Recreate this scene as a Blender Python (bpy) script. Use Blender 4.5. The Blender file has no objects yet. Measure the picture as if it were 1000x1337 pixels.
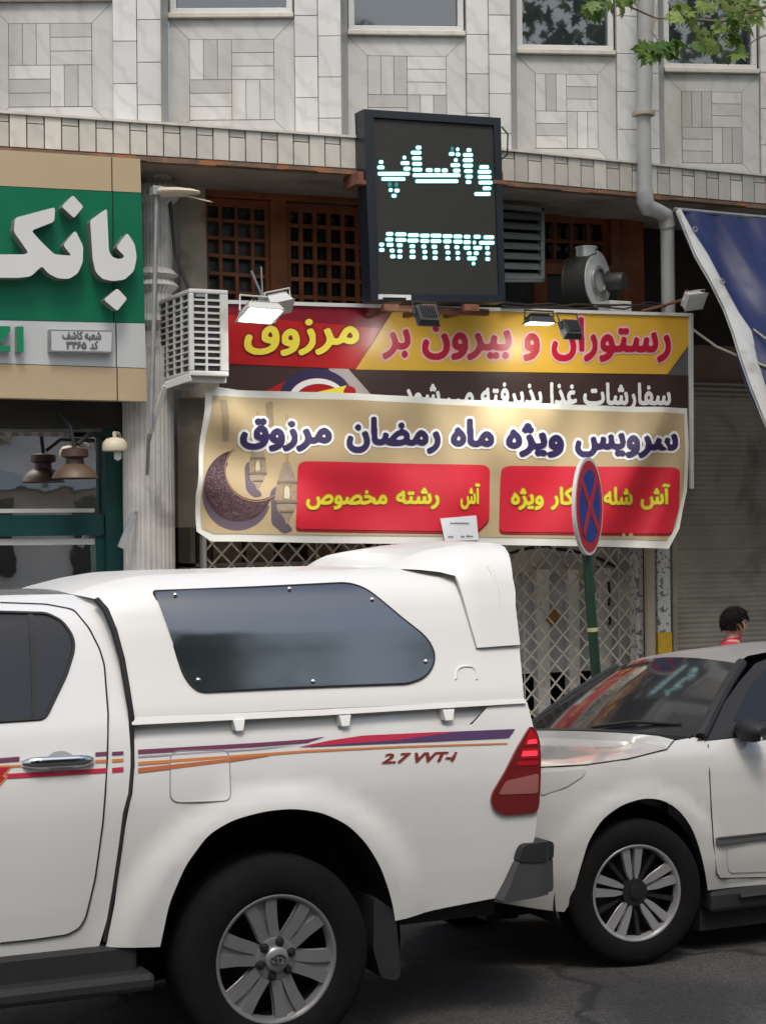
import bpy, bmesh, math, random, re
import numpy as np
from math import sin, cos, tan, pi, radians as R, hypot, atan2
from mathutils import Vector, Matrix
from mathutils.geometry import delaunay_2d_cdt
random.seed(11)
SC = bpy.context.scene
COL = SC.collection

# ------------------------------------------------------------------ camera
YAW, PIT, ROL, FPX = R(25), (695-668.5)/2332, .010, 2332.0
CAM = np.array([-2.514, -6.33, 2.008])
_f0 = np.array([sin(YAW), cos(YAW), 0]); _r0 = np.array([cos(YAW), -sin(YAW), 0]); _u0 = np.array([0, 0, 1.0])
CF = _f0*cos(PIT)+_u0*sin(PIT); _u1 = _u0*cos(PIT)-_f0*sin(PIT)
CR = _r0*cos(ROL)-_u1*sin(ROL); CU = _u1*cos(ROL)+_r0*sin(ROL)
cd = bpy.data.cameras.new('camera'); cam = bpy.data.objects.new('camera', cd); COL.objects.link(cam)
cam.matrix_world = Matrix(((CR[0], CU[0], -CF[0], CAM[0]), (CR[1], CU[1], -CF[1], CAM[1]), (CR[2], CU[2], -CF[2], CAM[2]), (0, 0, 0, 1)))
cd.sensor_fit = 'HORIZONTAL'; cd.sensor_width = 36; cd.lens = FPX/1000*36; cd.clip_end = 500; cd.clip_start = .05
SC.camera = cam
# ------------------------------------------------------------------ light
SUN_EL, SUN_AZ = R(58), R(200)        # azimuth measured from +y towards +x
w = bpy.data.worlds.new("World"); SC.world = w; w.use_nodes = True
nt = w.node_tree; bg = nt.nodes['Background']
sky = nt.nodes.new('ShaderNodeTexSky'); sky.sky_type = 'NISHITA'; sky.sun_disc = False
sky.sun_elevation = SUN_EL; sky.sun_rotation = SUN_AZ; sky.air_density = 1.6; sky.dust_density = 4; sky.ozone_density = 1
nt.links.new(sky.outputs[0], bg.inputs[0]); bg.inputs[1].default_value = .115
sl = bpy.data.lights.new('sun', 'SUN'); sl.energy = .95; sl.angle = R(14); sl.color = (1, .97, .92)
so = bpy.data.objects.new('sun', sl); COL.objects.link(so)
_sd = Vector((sin(SUN_AZ)*cos(SUN_EL), cos(SUN_AZ)*cos(SUN_EL), sin(SUN_EL)))
so.rotation_euler = _sd.to_track_quat('Z', 'Y').to_euler(); so.location = (-6, -10, 14)
SC.view_settings.view_transform = 'Standard'; SC.view_settings.look = 'None'
SC.view_settings.exposure = 0.58; SC.view_settings.gamma = 1
try: SC.cycles.max_bounces = 8; SC.cycles.transparent_max_bounces = 12
except Exception: pass

# ------------------------------------------------------------------ tracing helpers (photo pixel -> point on a real surface)
def ray(px, py): return CF + CR*((px-500)/FPX) + CU*((668.5-py)/FPX)
def at(px, py, Y):
    d = ray(px, py); return CAM + d*((Y-CAM[1])/d[1])
def proj(px, py, F):
    Y = F(0.5, 1.0)
    for _ in range(14):
        p = at(px, py, Y); Y = .5*Y+.5*F(p[0], p[2])
    for _ in range(3):
        p = at(px, py, Y); Y = F(p[0], p[2])
    return p
def PX(pts, F): return [(lambda p: (p[0], p[2]))(proj(a, b, F)) for a, b in pts]
def plane3(a, b, c):
    P = [at(*q) for q in (a, b, c)]
    A = np.array([[p[0], p[2], 1] for p in P]); k = np.linalg.solve(A, np.array([p[1] for p in P]))
    return lambda x, z: k[0]*x+k[1]*z+k[2]
def const(Y): return lambda x, z: Y+0*x
def shift(F, d): return lambda x, z: F(x, z)+d
def rnd(pts, r, n=5, open_=False):
    out = []; N = len(pts)
    for i, p in enumerate(pts):
        if open_ and i in (0, N-1): out.append(tuple(p)); continue
        a = Vector(pts[i-1]); b = Vector(p); c = Vector(pts[(i+1) % N])
        d1 = (a-b).length; d2 = (c-b).length
        rr = r if not isinstance(r, (list, tuple)) else r[i]
        s = b+(a-b)*min(rr/max(d1, 1e-9), .5); e = b+(c-b)*min(rr/max(d2, 1e-9), .5)
        for k in range(n+1):
            t = k/n; q = s*(1-t)**2+b*2*t*(1-t)+e*t*t
            out.append(tuple(q))
    o2 = [out[0]]
    for q in out[1:]:
        if math.dist(q, o2[-1]) > 1e-6: o2.append(q)
    return o2

# ------------------------------------------------------------------ materials
MATS = {}
def mat(name, col, rough=.55, metal=0, var=0, vs=4, bump=0, bs=60, coat=0, emis=None, estr=0, tone=False, spec=.5, stain=None, ss=2.2, sth=(.55, .7), smax=.7, alpha=1):
    if name in MATS: return MATS[name]
    m = bpy.data.materials.new(name); m.use_nodes = True; N = m.node_tree.nodes; L = m.node_tree.links
    b = N['Principled BSDF']; c = (*col, 1)
    b.inputs['Base Color'].default_value = c; b.inputs['Roughness'].default_value = rough; b.inputs['Metallic'].default_value = metal
    b.inputs['Specular IOR Level'].default_value = spec; b.inputs['Coat Weight'].default_value = coat; b.inputs['Coat Roughness'].default_value = .06
    tc = N.new('ShaderNodeTexCoord')
    src = None
    def noise(scale, det=5, dist=0):
        n = N.new('ShaderNodeTexNoise'); n.inputs['Scale'].default_value = scale; n.inputs['Detail'].default_value = det; n.inputs['Distortion'].default_value = dist
        L.new(tc.outputs['Object'], n.inputs['Vector']); return n
    def mul(src, fac):
        mx = N.new('ShaderNodeMix'); mx.data_type = 'RGBA'; mx.blend_type = 'MULTIPLY'; mx.inputs[0].default_value = 1
        if src is None: mx.inputs[6].default_value = c
        else: L.new(src, mx.inputs[6])
        L.new(fac, mx.inputs[7]); return mx.outputs[2]
    if var:
        n = noise(vs); mr = N.new('ShaderNodeMapRange'); mr.inputs[1].default_value = .25; mr.inputs[2].default_value = .75
        mr.inputs[3].default_value = 1-var; mr.inputs[4].default_value = 1+var*.6; L.new(n.outputs[0], mr.inputs[0]); src = mul(src, mr.outputs[0])
        rr = N.new('ShaderNodeMapRange'); rr.inputs[3].default_value = max(0, rough-.12); rr.inputs[4].default_value = min(1, rough+.12)
        n2 = noise(vs*3.1); L.new(n2.outputs[0], rr.inputs[0]); L.new(rr.outputs[0], b.inputs['Roughness'])
    if tone:
        a = N.new('ShaderNodeAttribute'); a.attribute_name = 'tone'; src = mul(src, a.outputs['Fac'])
    if stain:
        n = noise(ss, 8, .6); mr = N.new('ShaderNodeMapRange'); mr.inputs[1].default_value = sth[0]; mr.inputs[2].default_value = sth[1]; mr.inputs[4].default_value = smax
        L.new(n.outputs[0], mr.inputs[0])
        mx = N.new('ShaderNodeMix'); mx.data_type = 'RGBA'; L.new(mr.outputs[0], mx.inputs[0])
        if src is None: mx.inputs[6].default_value = c
        else: L.new(src, mx.inputs[6])
        mx.inputs[7].default_value = (*stain, 1); src = mx.outputs[2]
    if src is not None: L.new(src, b.inputs['Base Color'])
    if bump:
        n = noise(bs, 6); bp = N.new('ShaderNodeBump'); bp.inputs['Strength'].default_value = bump; bp.inputs['Distance'].default_value = .01
        L.new(n.outputs[0], bp.inputs['Height']); L.new(bp.outputs[0], b.inputs['Normal'])
    if emis: b.inputs['Emission Color'].default_value = (*emis, 1); b.inputs['Emission Strength'].default_value = estr
    MATS[name] = m; return m
def marble(name, col, vein=(.33, .33, .32)):
    m = mat(name, col, .42, var=.10, vs=2.5, tone=True, bump=.08, bs=25)
    N = m.node_tree.nodes; L = m.node_tree.links; b = N['Principled BSDF']; src = b.inputs['Base Color'].links[0].from_socket
    tc = N.new('ShaderNodeTexCoord'); mp = N.new('ShaderNodeMapping'); mp.inputs['Rotation'].default_value = (.3, .7, .5); L.new(tc.outputs['Object'], mp.inputs[0])
    wv = N.new('ShaderNodeTexWave'); wv.inputs['Scale'].default_value = 1.7; wv.inputs['Distortion'].default_value = 9; wv.inputs['Detail'].default_value = 5; wv.inputs['Detail Scale'].default_value = 1.8
    L.new(mp.outputs[0], wv.inputs[0]); rp = N.new('ShaderNodeMapRange'); rp.inputs[1].default_value = .72; rp.inputs[2].default_value = 1; rp.inputs[4].default_value = .22
    L.new(wv.outputs['Fac'], rp.inputs[0]); mx = N.new('ShaderNodeMix'); mx.data_type = 'RGBA'; L.new(rp.outputs[0], mx.inputs[0]); L.new(src, mx.inputs[6]); mx.inputs[7].default_value = (*vein, 1)
    # grime running down from the sills
    n = N.new('ShaderNodeTexNoise'); n.inputs['Scale'].default_value = 3; n.inputs['Detail'].default_value = 8; mp2 = N.new('ShaderNodeMapping'); mp2.inputs['Scale'].default_value = (2.2, 2.2, .35)
    L.new(tc.outputs['Object'], mp2.inputs[0]); L.new(mp2.outputs[0], n.inputs['Vector']); r2 = N.new('ShaderNodeMapRange'); r2.inputs[1].default_value = .53; r2.inputs[2].default_value = .75; r2.inputs[4].default_value = .45
    L.new(n.outputs[0], r2.inputs[0]); m2 = N.new('ShaderNodeMix'); m2.data_type = 'RGBA'; L.new(r2.outputs[0], m2.inputs[0]); L.new(mx.outputs[2], m2.inputs[6]); m2.inputs[7].default_value = (.36, .33, .27, 1)
    L.new(m2.outputs[2], b.inputs['Base Color']); return m
def glass(name, tint=(.02, .025, .03), transp=.0, rough=.03, mirror=0):
    if name in MATS: return MATS[name]
    m = bpy.data.materials.new(name); m.use_nodes = True; N = m.node_tree.nodes; L = m.node_tree.links
    b = N['Principled BSDF']; b.inputs['Base Color'].default_value = (*tint, 1); b.inputs['Roughness'].default_value = rough; b.inputs['IOR'].default_value = 1.5
    tc = N.new('ShaderNodeTexCoord'); n = N.new('ShaderNodeTexNoise'); n.inputs['Scale'].default_value = 3; L.new(tc.outputs['Object'], n.inputs['Vector'])
    bp = N.new('ShaderNodeBump'); bp.inputs['Strength'].default_value = .04; bp.inputs['Distance'].default_value = .02; L.new(n.outputs[0], bp.inputs['Height']); L.new(bp.outputs[0], b.inputs['Normal'])
    if mirror: b.inputs['Specular IOR Level'].default_value = 1; b.inputs['IOR'].default_value = mirror
    if transp:
        t = N.new('ShaderNodeBsdfTransparent'); t.inputs[0].default_value = (.8, .85, .85, 1); mx = N.new('ShaderNodeMixShader'); fr = N.new('ShaderNodeFresnel'); fr.inputs[0].default_value = 1.5
        mr = N.new('ShaderNodeMapRange'); mr.inputs[3].default_value = 1-transp; mr.inputs[4].default_value = 1; L.new(fr.outputs[0], mr.inputs[0]); L.new(mr.outputs[0], mx.inputs[0])
        L.new(t.outputs[0], mx.inputs[1]); L.new(b.outputs[0], mx.inputs[2]); L.new(mx.outputs[0], N['Material Output'].inputs[0])
    MATS[name] = m; return m

# ------------------------------------------------------------------ mesh builder
ORG = {}
class MB:
    def __init__(s): s.ch = []
    def add(s, v, f, tone=1, nrm=None, smooth=False): s.ch.append((np.array(v, float).reshape(-1, 3), f, tone, nrm, smooth)); return s
    def box(s, x0, x1, y0, y1, z0, z1, tone=1):
        return s.add([(x, y, z) for x in (x0, x1) for y in (y0, y1) for z in (z0, z1)], [(0, 1, 3, 2), (4, 6, 7, 5), (0, 4, 5, 1), (2, 3, 7, 6), (0, 2, 6, 4), (1, 5, 7, 3)], tone)
    def obox(s, o, a, b, c, tone=1):
        o, a, b, c = (np.array(q, float) for q in (o, a, b, c))
        return s.add([o+a*i+b*j+c*k for i in (0, 1) for j in (0, 1) for k in (0, 1)], [(0, 1, 3, 2), (4, 6, 7, 5), (0, 4, 5, 1), (2, 3, 7, 6), (0, 2, 6, 4), (1, 5, 7, 3)], tone)
    def bar(s, p, q, wd, th, up=(0, -1, 0), tone=1):
        p, q, up = (np.array(t, float) for t in (p, q, up)); d = q-p; sd = np.cross(d, up); sd /= np.linalg.norm(sd)+1e-12; n = np.cross(sd, d); n /= np.linalg.norm(n)+1e-12
        return s.obox(p-sd*wd/2-n*th/2, d, sd*wd, n*th, tone)
    def tube(s, pts, r, n=10, cap=True, tone=1, smooth=True):
        P = [Vector(p) for p in pts]; rs = r if isinstance(r, (list, tuple)) else [r]*len(P); V = []; F = []
        t0 = (P[1]-P[0]).normalized(); nv = t0.orthogonal().normalized()
        for i, p in enumerate(P):
            t = ((P[min(i+1, len(P)-1)]-P[max(i-1, 0)])).normalized(); nv = (nv-t*nv.dot(t)).normalized(); b = t.cross(nv)
            for k in range(n): a = 2*pi*k/n; V.append(p+(nv*cos(a)+b*sin(a))*rs[i])
        for i in range(len(P)-1):
            for k in range(n): F.append((i*n+k, i*n+(k+1) % n, (i+1)*n+(k+1) % n, (i+1)*n+k))
        s.add([tuple(v) for v in V], F, tone, None, smooth)
        if cap:
            s.add([tuple(v) for v in V[:n]], [tuple(range(n))], tone); s.add([tuple(v) for v in V[-n:]], [tuple(range(n))], tone)
        return s
    def lathe(s, prof, o, ax, n=32, tone=1, smooth=True, a0=0, a1=2*pi):
        o = Vector(o); ax = Vector(ax).normalized(); u = ax.orthogonal().normalized()
        if abs(ax.z) < .7: u = (Vector((0, 0, 1))-ax*ax.z).normalized()
        v = ax.cross(u); V = []; F = []; full = abs(a1-a0-2*pi) < 1e-6; m = n if full else n+1
        for r, h in prof:
            for k in range(m): a = a0+(a1-a0)*k/n; V.append(tuple(o+ax*h+(u*cos(a)+v*sin(a))*r))
        for i in range(len(prof)-1):
            for k in range(n): F.append((i*m+k, i*m+(k+1) % m, (i+1)*m+(k+1) % m, (i+1)*m+k))
        return s.add(V, F, tone, None, smooth)
    def grid(s, P, tone=1, smooth=True, wrap=False):
        m = len(P[0]); V = [p for row in P for p in row]
        F = [(i*m+k, i*m+(k+1) % m, (i+1)*m+(k+1) % m, (i+1)*m+k) for i in range(len(P)-1) for k in range(m if wrap else m-1)]
        return s.add(V, F, tone, None, smooth)
    def prism(s, poly, o, u, v, n, d, tone=1):
        o, u, v, n = (np.array(q, float) for q in (o, u, v, n)); m = len(poly)
        V = [o+u*a+v*b for a, b in poly]+[o+u*a+v*b+n*d for a, b in poly]
        return s.add(V, [tuple(range(m)), tuple(range(2*m-1, m-1, -1))]+[(i, (i+1) % m, m+(i+1) % m, m+i) for i in range(m)], tone)
    def build(s, name, m, parent=None, org=None, bevel=0, angle=40, kind=None, sub=0):
        if parent is not None: org = ORG[parent]
        if org is None: org = (0, 0, 0)
        org = np.array(org, float); V = []; F = []; T = []; SM = []; base = 0; anyn = any(c[3] is not None for c in s.ch); LN = []
        for v, f, t, nr, sm in s.ch:
            if anyn:
                if nr is None and sm:
                    nr2 = np.zeros_like(v)
                    for q in f:
                        a, b, c = v[q[0]], v[q[1]], v[q[2]]; k = np.cross(b-a, c-a)
                        for i in q: nr2[i] += k
                    nr2 /= np.linalg.norm(nr2, axis=1, keepdims=True)+1e-12
                else: nr2 = nr
            for q in f:
                F.append([base+i for i in q]); T.append(t if not hasattr(t, '__len__') else 1); SM.append(sm or (nr is not None))
                if anyn:
                    if nr2 is None:
                        a, b, c = v[q[0]], v[q[1]], v[q[2]]; k = np.cross(b-a, c-a); k = k/(np.linalg.norm(k)+1e-12); LN += [tuple(k)]*len(q)
                    else: LN += [tuple(nr2[i]) for i in q]
            V.append(v-org); base += len(v)
        me = bpy.data.meshes.new(name); me.from_pydata(np.vstack(V).tolist(), [], F)
        at_ = me.attributes.new('tone', 'FLOAT', 'FACE'); at_.data.foreach_set('value', np.array(T, dtype=np.float32))
        me.polygons.foreach_set('use_smooth', SM)
        if anyn: me.normals_split_custom_set(LN)
        elif any(SM): me.set_sharp_from_angle(angle=R(angle))
        if isinstance(m, (list, tuple)):
            for q in m: me.materials.append(q)
        else: me.materials.append(m)
        o = bpy.data.objects.new(name, me); COL.objects.link(o); ORG[o] = tuple(org)
        if parent is not None: o.parent = parent
        else: o.location = org
        if bevel:
            bv = o.modifiers.new('bevel', 'BEVEL'); bv.width = bevel; bv.segments = 2; bv.limit_method = 'ANGLE'; bv.angle_limit = R(35); bv.harden_normals = False
        if kind: o['kind'] = kind
        return o
def each(mb, name, m, parent, k=1, **kw):
    out = []
    for i in range(0, len(mb.ch), k):
        q = MB(); q.ch = mb.ch[i:i+k]; out.append(q.build(name, m, parent, **kw))
    return out
def thing(name, loc, label, cat, group=None):
    o = bpy.data.objects.new(name, None); COL.objects.link(o); o.location = tuple(loc); o.empty_display_size = .1; ORG[o] = tuple(loc); tag(o, label, cat, group); return o
def tag(o, label, cat, group=None):
    o['label'] = label; o['category'] = cat
    if group: o['group'] = group
    return o

# tessellated panels lying on a surface y = F(x, z)
def inside(P, poly):
    x, z = P[:, 0], P[:, 1]; r = np.zeros(len(P), bool); a = np.array(poly)
    for i in range(len(a)):
        x1, z1 = a[i-1]; x2, z2 = a[i]
        c = ((z1 > z) != (z2 > z)); 
        with np.errstate(divide='ignore', invalid='ignore'): r ^= c & (x < (x2-x1)*(z-z1)/(z2-z1+1e-15)+x1)
    return r
def dens(poly, g):
    o = []
    for i in range(len(poly)):
        a, b = poly[i], poly[(i+1) % len(poly)]; n = max(1, int(math.dist(a, b)/g))
        o += [(a[0]+(b[0]-a[0])*k/n, a[1]+(b[1]-a[1])*k/n) for k in range(n)]
    return o
def tess(poly, holes, g):
    rings = [dens(poly, g)]+[dens(h, g) for h in holes]; V = []; E = []
    for r in rings:
        b = len(V); V += r; E += [(b+i, b+(i+1) % len(r)) for i in range(len(r))]
    nb = len(V); A = np.array(V); lo = A.min(0); hi = A.max(0)
    nx, nz = int((hi[0]-lo[0])/g), int((hi[1]-lo[1])/g)
    if nx*nz and nx*nz < 60000:
        G = np.array([(lo[0]+(i+.5+.25*((j % 2)-.5))*g, lo[1]+(j+.5)*g) for i in range(nx) for j in range(nz)])
        k = inside(G, rings[0])
        for h in rings[1:]: k &= ~inside(G, h)
        G = G[k]
        if len(G):
            d = np.full(len(G), 9.)
            for i in range(0, nb): d = np.minimum(d, np.hypot(G[:, 0]-A[i, 0], G[:, 1]-A[i, 1]))
            V += [tuple(q) for q in G[d > g*.45]]
    r = delaunay_2d_cdt([Vector(v) for v in V], E, [], 0, 1e-7)
    VV = np.array([tuple(v) for v in r[0]]); FF = [tuple(f) for f in r[2]]
    C = np.array([VV[list(f)].mean(0) for f in FF]); k = inside(C, rings[0])
    for h in rings[1:]: k &= ~inside(C, h)
    return VV, [f for f, q in zip(FF, k) if q], rings
def panel(mb, poly, F, off=0, thick=0, g=.05, holes=(), tone=1, mirror=None, nrm=True):
    VV, FF, rings = tess(poly, holes, g)
    def surf(P): return np.array([F(a, b) for a, b in P], float)
    y = surf(VV)-off; V = np.column_stack([VV[:, 0], y, VV[:, 1]]); N = None
    e = 2e-3; gx = (surf(VV+[e, 0])-surf(VV-[e, 0]))/(2*e); gz = (surf(VV+[0, e])-surf(VV-[0, e]))/(2*e)
    N = np.column_stack([gx, -np.ones(len(VV)), gz]); N /= np.linalg.norm(N, axis=1, keepdims=True)
    # orientation: make faces look to -y
    out = []
    for f in FF:
        a, b, c = VV[f[0]], VV[f[1]], VV[f[2]]
        out.append(f if (b[0]-a[0])*(c[1]-a[1])-(b[1]-a[1])*(c[0]-a[0]) > 0 else f[::-1])
    mb.add(V, out, tone, N if nrm else None)
    if mirror is not None:
        W, sh = mirror; V2 = V.copy(); V2[:, 1] = W-V[:, 1]; V2[:, 2] = V[:, 2]-sh*(W-2*V[:, 1]); N2 = N.copy(); N2[:, 1] *= -1
        mb.add(V2, [f[::-1] for f in out], tone, N2)
    if thick:
        for r in rings:
            P = np.array(r); yy = surf(P)-off; n = len(r)
            S = [(p[0], a, p[1]) for p, a in zip(P, yy)]+[(p[0], a+thick, p[1]) for p, a in zip(P, yy)]
            mb.add(S, [(i, (i+1) % n, n+(i+1) % n, n+i) for i in range(n)], tone)
    return mb
def bridge(mb, near, W, sh, n=12, crown=0, tone=1, plan=0):
    rows = []
    for x, y, z in near:
        row = []
        for k in range(n+1):
            t = k/n; yy = y+(W-2*y)*t; c = 4*t*(1-t); row.append((x-plan*c, yy, z-sh*(yy-y)+crown*c))
        rows.append(row)
    return mb.grid(rows, tone)

# ------------------------------------------------------------------ writing
SH = {}
def _a(c, i, n): SH[c] = [chr(i+k) if k < n else None for k in range(4)]
for c, i, n in [('ا', 0xFE8D, 2), ('ب', 0xFE8F, 4), ('ت', 0xFE95, 4), ('خ', 0xFEA5, 4), ('د', 0xFEA9, 2), ('ذ', 0xFEAB, 2), ('ر', 0xFEAD, 2), ('ز', 0xFEAF, 2), ('س', 0xFEB1, 4), ('ش', 0xFEB5, 4), ('ص', 0xFEB9, 4), ('ض', 0xFEBD, 4), ('ع', 0xFEC9, 4), ('غ', 0xFECD, 4), ('ف', 0xFED1, 4), ('ق', 0xFED5, 4), ('ل', 0xFEDD, 4), ('م', 0xFEE1, 4), ('ن', 0xFEE5, 4), ('ه', 0xFEE9, 4), ('و', 0xFEED, 2), ('آ', 0xFE81, 2), ('ک', 0xFB8E, 4), ('پ', 0xFB56, 4), ('ژ', 0xFB8A, 2), ('ی', 0xFBFC, 4)]: _a(c, i, n)
def shape(s):
    out = []
    for i, c in enumerate(s):
        if c not in SH: out.append(c); continue
        f = SH[c]; pv = i > 0 and s[i-1] in SH and SH[s[i-1]][2] is not None; nx = i < len(s)-1 and s[i+1] in SH and f[2] is not None
        out.append(f[3] if pv and nx else f[1] if pv else f[2] if nx else f[0])
    if not any(c in SH for c in s) and not re.search('[۰-۹]', s): return s
    return re.sub('[۰-۹]+', lambda m: m.group(0)[::-1], ''.join(out)[::-1])
RES = 64
GC = {}
def raster(s, shear=0):
    key = (s, shear)
    if key in GC: return GC[key]
    c = bpy.data.curves.new('t', 'FONT'); c.body = shape(s); c.size = 1; c.fill_mode = 'NONE'; c.shear = shear; c.resolution_u = 4
    o = bpy.data.objects.new('t', c); COL.objects.link(o); dg = bpy.context.evaluated_depsgraph_get(); dg.update()
    me = bpy.data.meshes.new_from_object(o.evaluated_get(dg)); co = np.array([v.co[:2] for v in me.vertices]); ed = np.array([e.vertices[:] for e in me.edges])
    bpy.data.objects.remove(o); bpy.data.curves.remove(c); bpy.data.meshes.remove(me)
    lo = co.min(0); hi = co.max(0); pad = 14; S = RES
    w, h = int((hi[0]-lo[0])*S)+2*pad+1, int((hi[1]-lo[1])*S)+2*pad+1
    P = (co-lo)*S+pad; img = np.zeros((h, w), np.float32); A = P[ed[:, 0]]; B = P[ed[:, 1]]
    for sub in (.25, .75):
        for j in range(h):
            y = j+sub; m = (A[:, 1] > y) != (B[:, 1] > y)
            if not m.any(): continue
            a, b = A[m], B[m]; xs = a[:, 0]+(y-a[:, 1])*(b[:, 0]-a[:, 0])/(b[:, 1]-a[:, 1]); dr = np.where(b[:, 1] > a[:, 1], 1, -1)
            k = np.argsort(xs); xs = xs[k]; wn = np.cumsum(dr[k])
            for i in range(len(xs)-1):
                if wn[i] != 0:
                    i0, i1 = max(0, int(round(xs[i]))), min(w, int(round(xs[i+1])))
                    img[j, i0:i1] += .5
    GC[key] = (img, lo, hi, pad); return GC[key]
def dilate(img, rx, ry):
    o = img.copy(); R_ = int(math.ceil(max(rx, ry)))
    for dx in range(-R_, R_+1):
        for dy in range(-R_, R_+1):
            if (dx/max(rx, .01))**2+(dy/max(ry, .01))**2 <= 1.0:
                t = np.zeros_like(img); h, w = img.shape
                t[max(0, dy):h+min(0, dy), max(0, dx):w+min(0, dx)] = img[max(0, -dy):h+min(0, -dy), max(0, -dx):w+min(0, -dx)]
                o = np.maximum(o, t)
    return o
def blur(i):
    k = np.array([1, 4, 6, 4, 1.])/16
    for ax in (0, 1): i = sum(kk*np.roll(i, d, ax) for kk, d in zip(k, (-2, -1, 0, 1, 2)))
    return i
def dp(p, tol):
    if len(p) < 3: return p
    a, b = p[0], p[-1]; d = b-a; n = np.hypot(*d); q = np.array(p)
    dist = np.hypot(*(q-a).T) if n < 1e-9 else abs(d[0]*(q[:, 1]-a[1])-d[1]*(q[:, 0]-a[0]))/n
    i = int(dist.argmax())
    if dist[i] < tol: return [a, b]
    return dp(p[:i+1], tol)[:-1]+dp(p[i:], tol)
def contours(S):
    h, w = S.shape; seg = {}
    I = S > .5; cells = np.argwhere(~((I[:-1, :-1] == I[1:, :-1]) & (I[:-1, :-1] == I[:-1, 1:]) & (I[:-1, :-1] == I[1:, 1:])))
    def lerp(j0, i0, j1, i1):
        a, b = S[j0, i0], S[j1, i1]; t = (.5-a)/(b-a); return (i0+(i1-i0)*t, j0+(j1-j0)*t)
    pos = {}; adj = {}
    for j, i in cells:
        c = [(j, i), (j, i+1), (j+1, i+1), (j+1, i)]; e = []
        for k in range(4):
            p, q = c[k], c[(k+1) % 4]
            if I[p] != I[q]:
                key = (p, q) if p < q else (q, p); pos[key] = lerp(*key[0], *key[1]); e.append(key)
        prs = [(e[0], e[1])] if len(e) == 2 else [(e[0], e[1]), (e[2], e[3])]
        for a, b in prs: adj.setdefault(a, []).append(b); adj.setdefault(b, []).append(a)
    seen = set(); out = []
    for k in adj:
        if k in seen: continue
        loop = []; cur = k; prev = None
        while cur is not None and cur not in seen:
            seen.add(cur); loop.append(pos[cur]); nx = [n for n in adj[cur] if n not in seen]; cur = nx[0] if nx else None
        if len(loop) > 8:
            L = [np.array(q) for q in loop]; m = len(L)//2; L2 = dp(L[:m+1], .25)[:-1]+dp(L[m:]+[L[0]], .25)[:-1]
            if len(L2) > 3: out.append(L2)
    return out
def word(mb, s, x0, x1, b0, b1, em, F, off, bx=2, by=2, extra=0, g=.08, shear=0, thick=0, skew=0):
    """writes s between photo columns x0..x1 with baseline rows b0..b1 and em height on surface F; bx/by embolden, extra widens for an outline"""
    img, lo, hi, pad = raster(s, shear)
    S = blur(dilate(img, bx+extra, by+extra)); S[0] = S[-1] = 0; S[:, 0] = S[:, -1] = 0
    cs = contours(S); wd = (hi[0]-lo[0])*RES+2*bx
    def mp(p):
        u = (p[0]-pad+bx)/wd; vy = (p[1]-pad)/RES+lo[1]
        px = x0+(x1-x0)*u+skew*vy*em; py = b0+(b1-b0)*u-vy*em; q = proj(px, py, F); return (q[0], q[2])
    V = []; E = []; raw = []
    for c in cs:
        b = len(V); V += [mp(p) for p in c]; E += [(b+i, b+(i+1) % len(c)) for i in range(len(c))]
    A = np.array(V); 
    polys = []; b = 0
    for c in cs: polys.append(V[b:b+len(c)]); b += len(c)
    extra_pts = []
    lo2, hi2 = A.min(0), A.max(0)
    if g < 1:
        G = np.array([(x, z) for x in np.arange(lo2[0], hi2[0], g) for z in np.arange(lo2[1], hi2[1], g)])
        if len(G):
            k = np.zeros(len(G), bool)
            for p in polys: k ^= inside(G, p)
            extra_pts = [tuple(q) for q in G[k]]
    r = delaunay_2d_cdt([Vector(v) for v in V+extra_pts], E, [], 0, 1e-7)
    VV = np.array([tuple(v) for v in r[0]]); FF = [tuple(f) for f in r[2]]; C = np.array([VV[list(f)].mean(0) for f in FF]); k = np.zeros(len(C), bool)
    for p in polys: k ^= inside(C, p)
    FF = [f for f, q in zip(FF, k) if q]
    V3 = [(a, F(a, b)-off, b) for a, b in VV]; mb.add(V3, FF)
    if thick:
        for p in polys:
            n = len(p); S3 = [(a, F(a, b)-off, b) for a, b in p]+[(a, F(a, b)-off+thick, b) for a, b in p]
            mb.add(S3, [(i, (i+1) % n, n+(i+1) % n, n+i) for i in range(n)])
    return mb
def pxpanel(pts, F, off, m, name, parent, thick=0, g=.12, r=0, holes=(), tone=1, **kw):
    if r: pts = rnd(pts, r)
    mb = MB(); panel(mb, PX(pts, F), F, off, thick, g, [PX(h, F) for h in holes], tone); return mb.build(name, m, parent, **kw)

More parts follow.
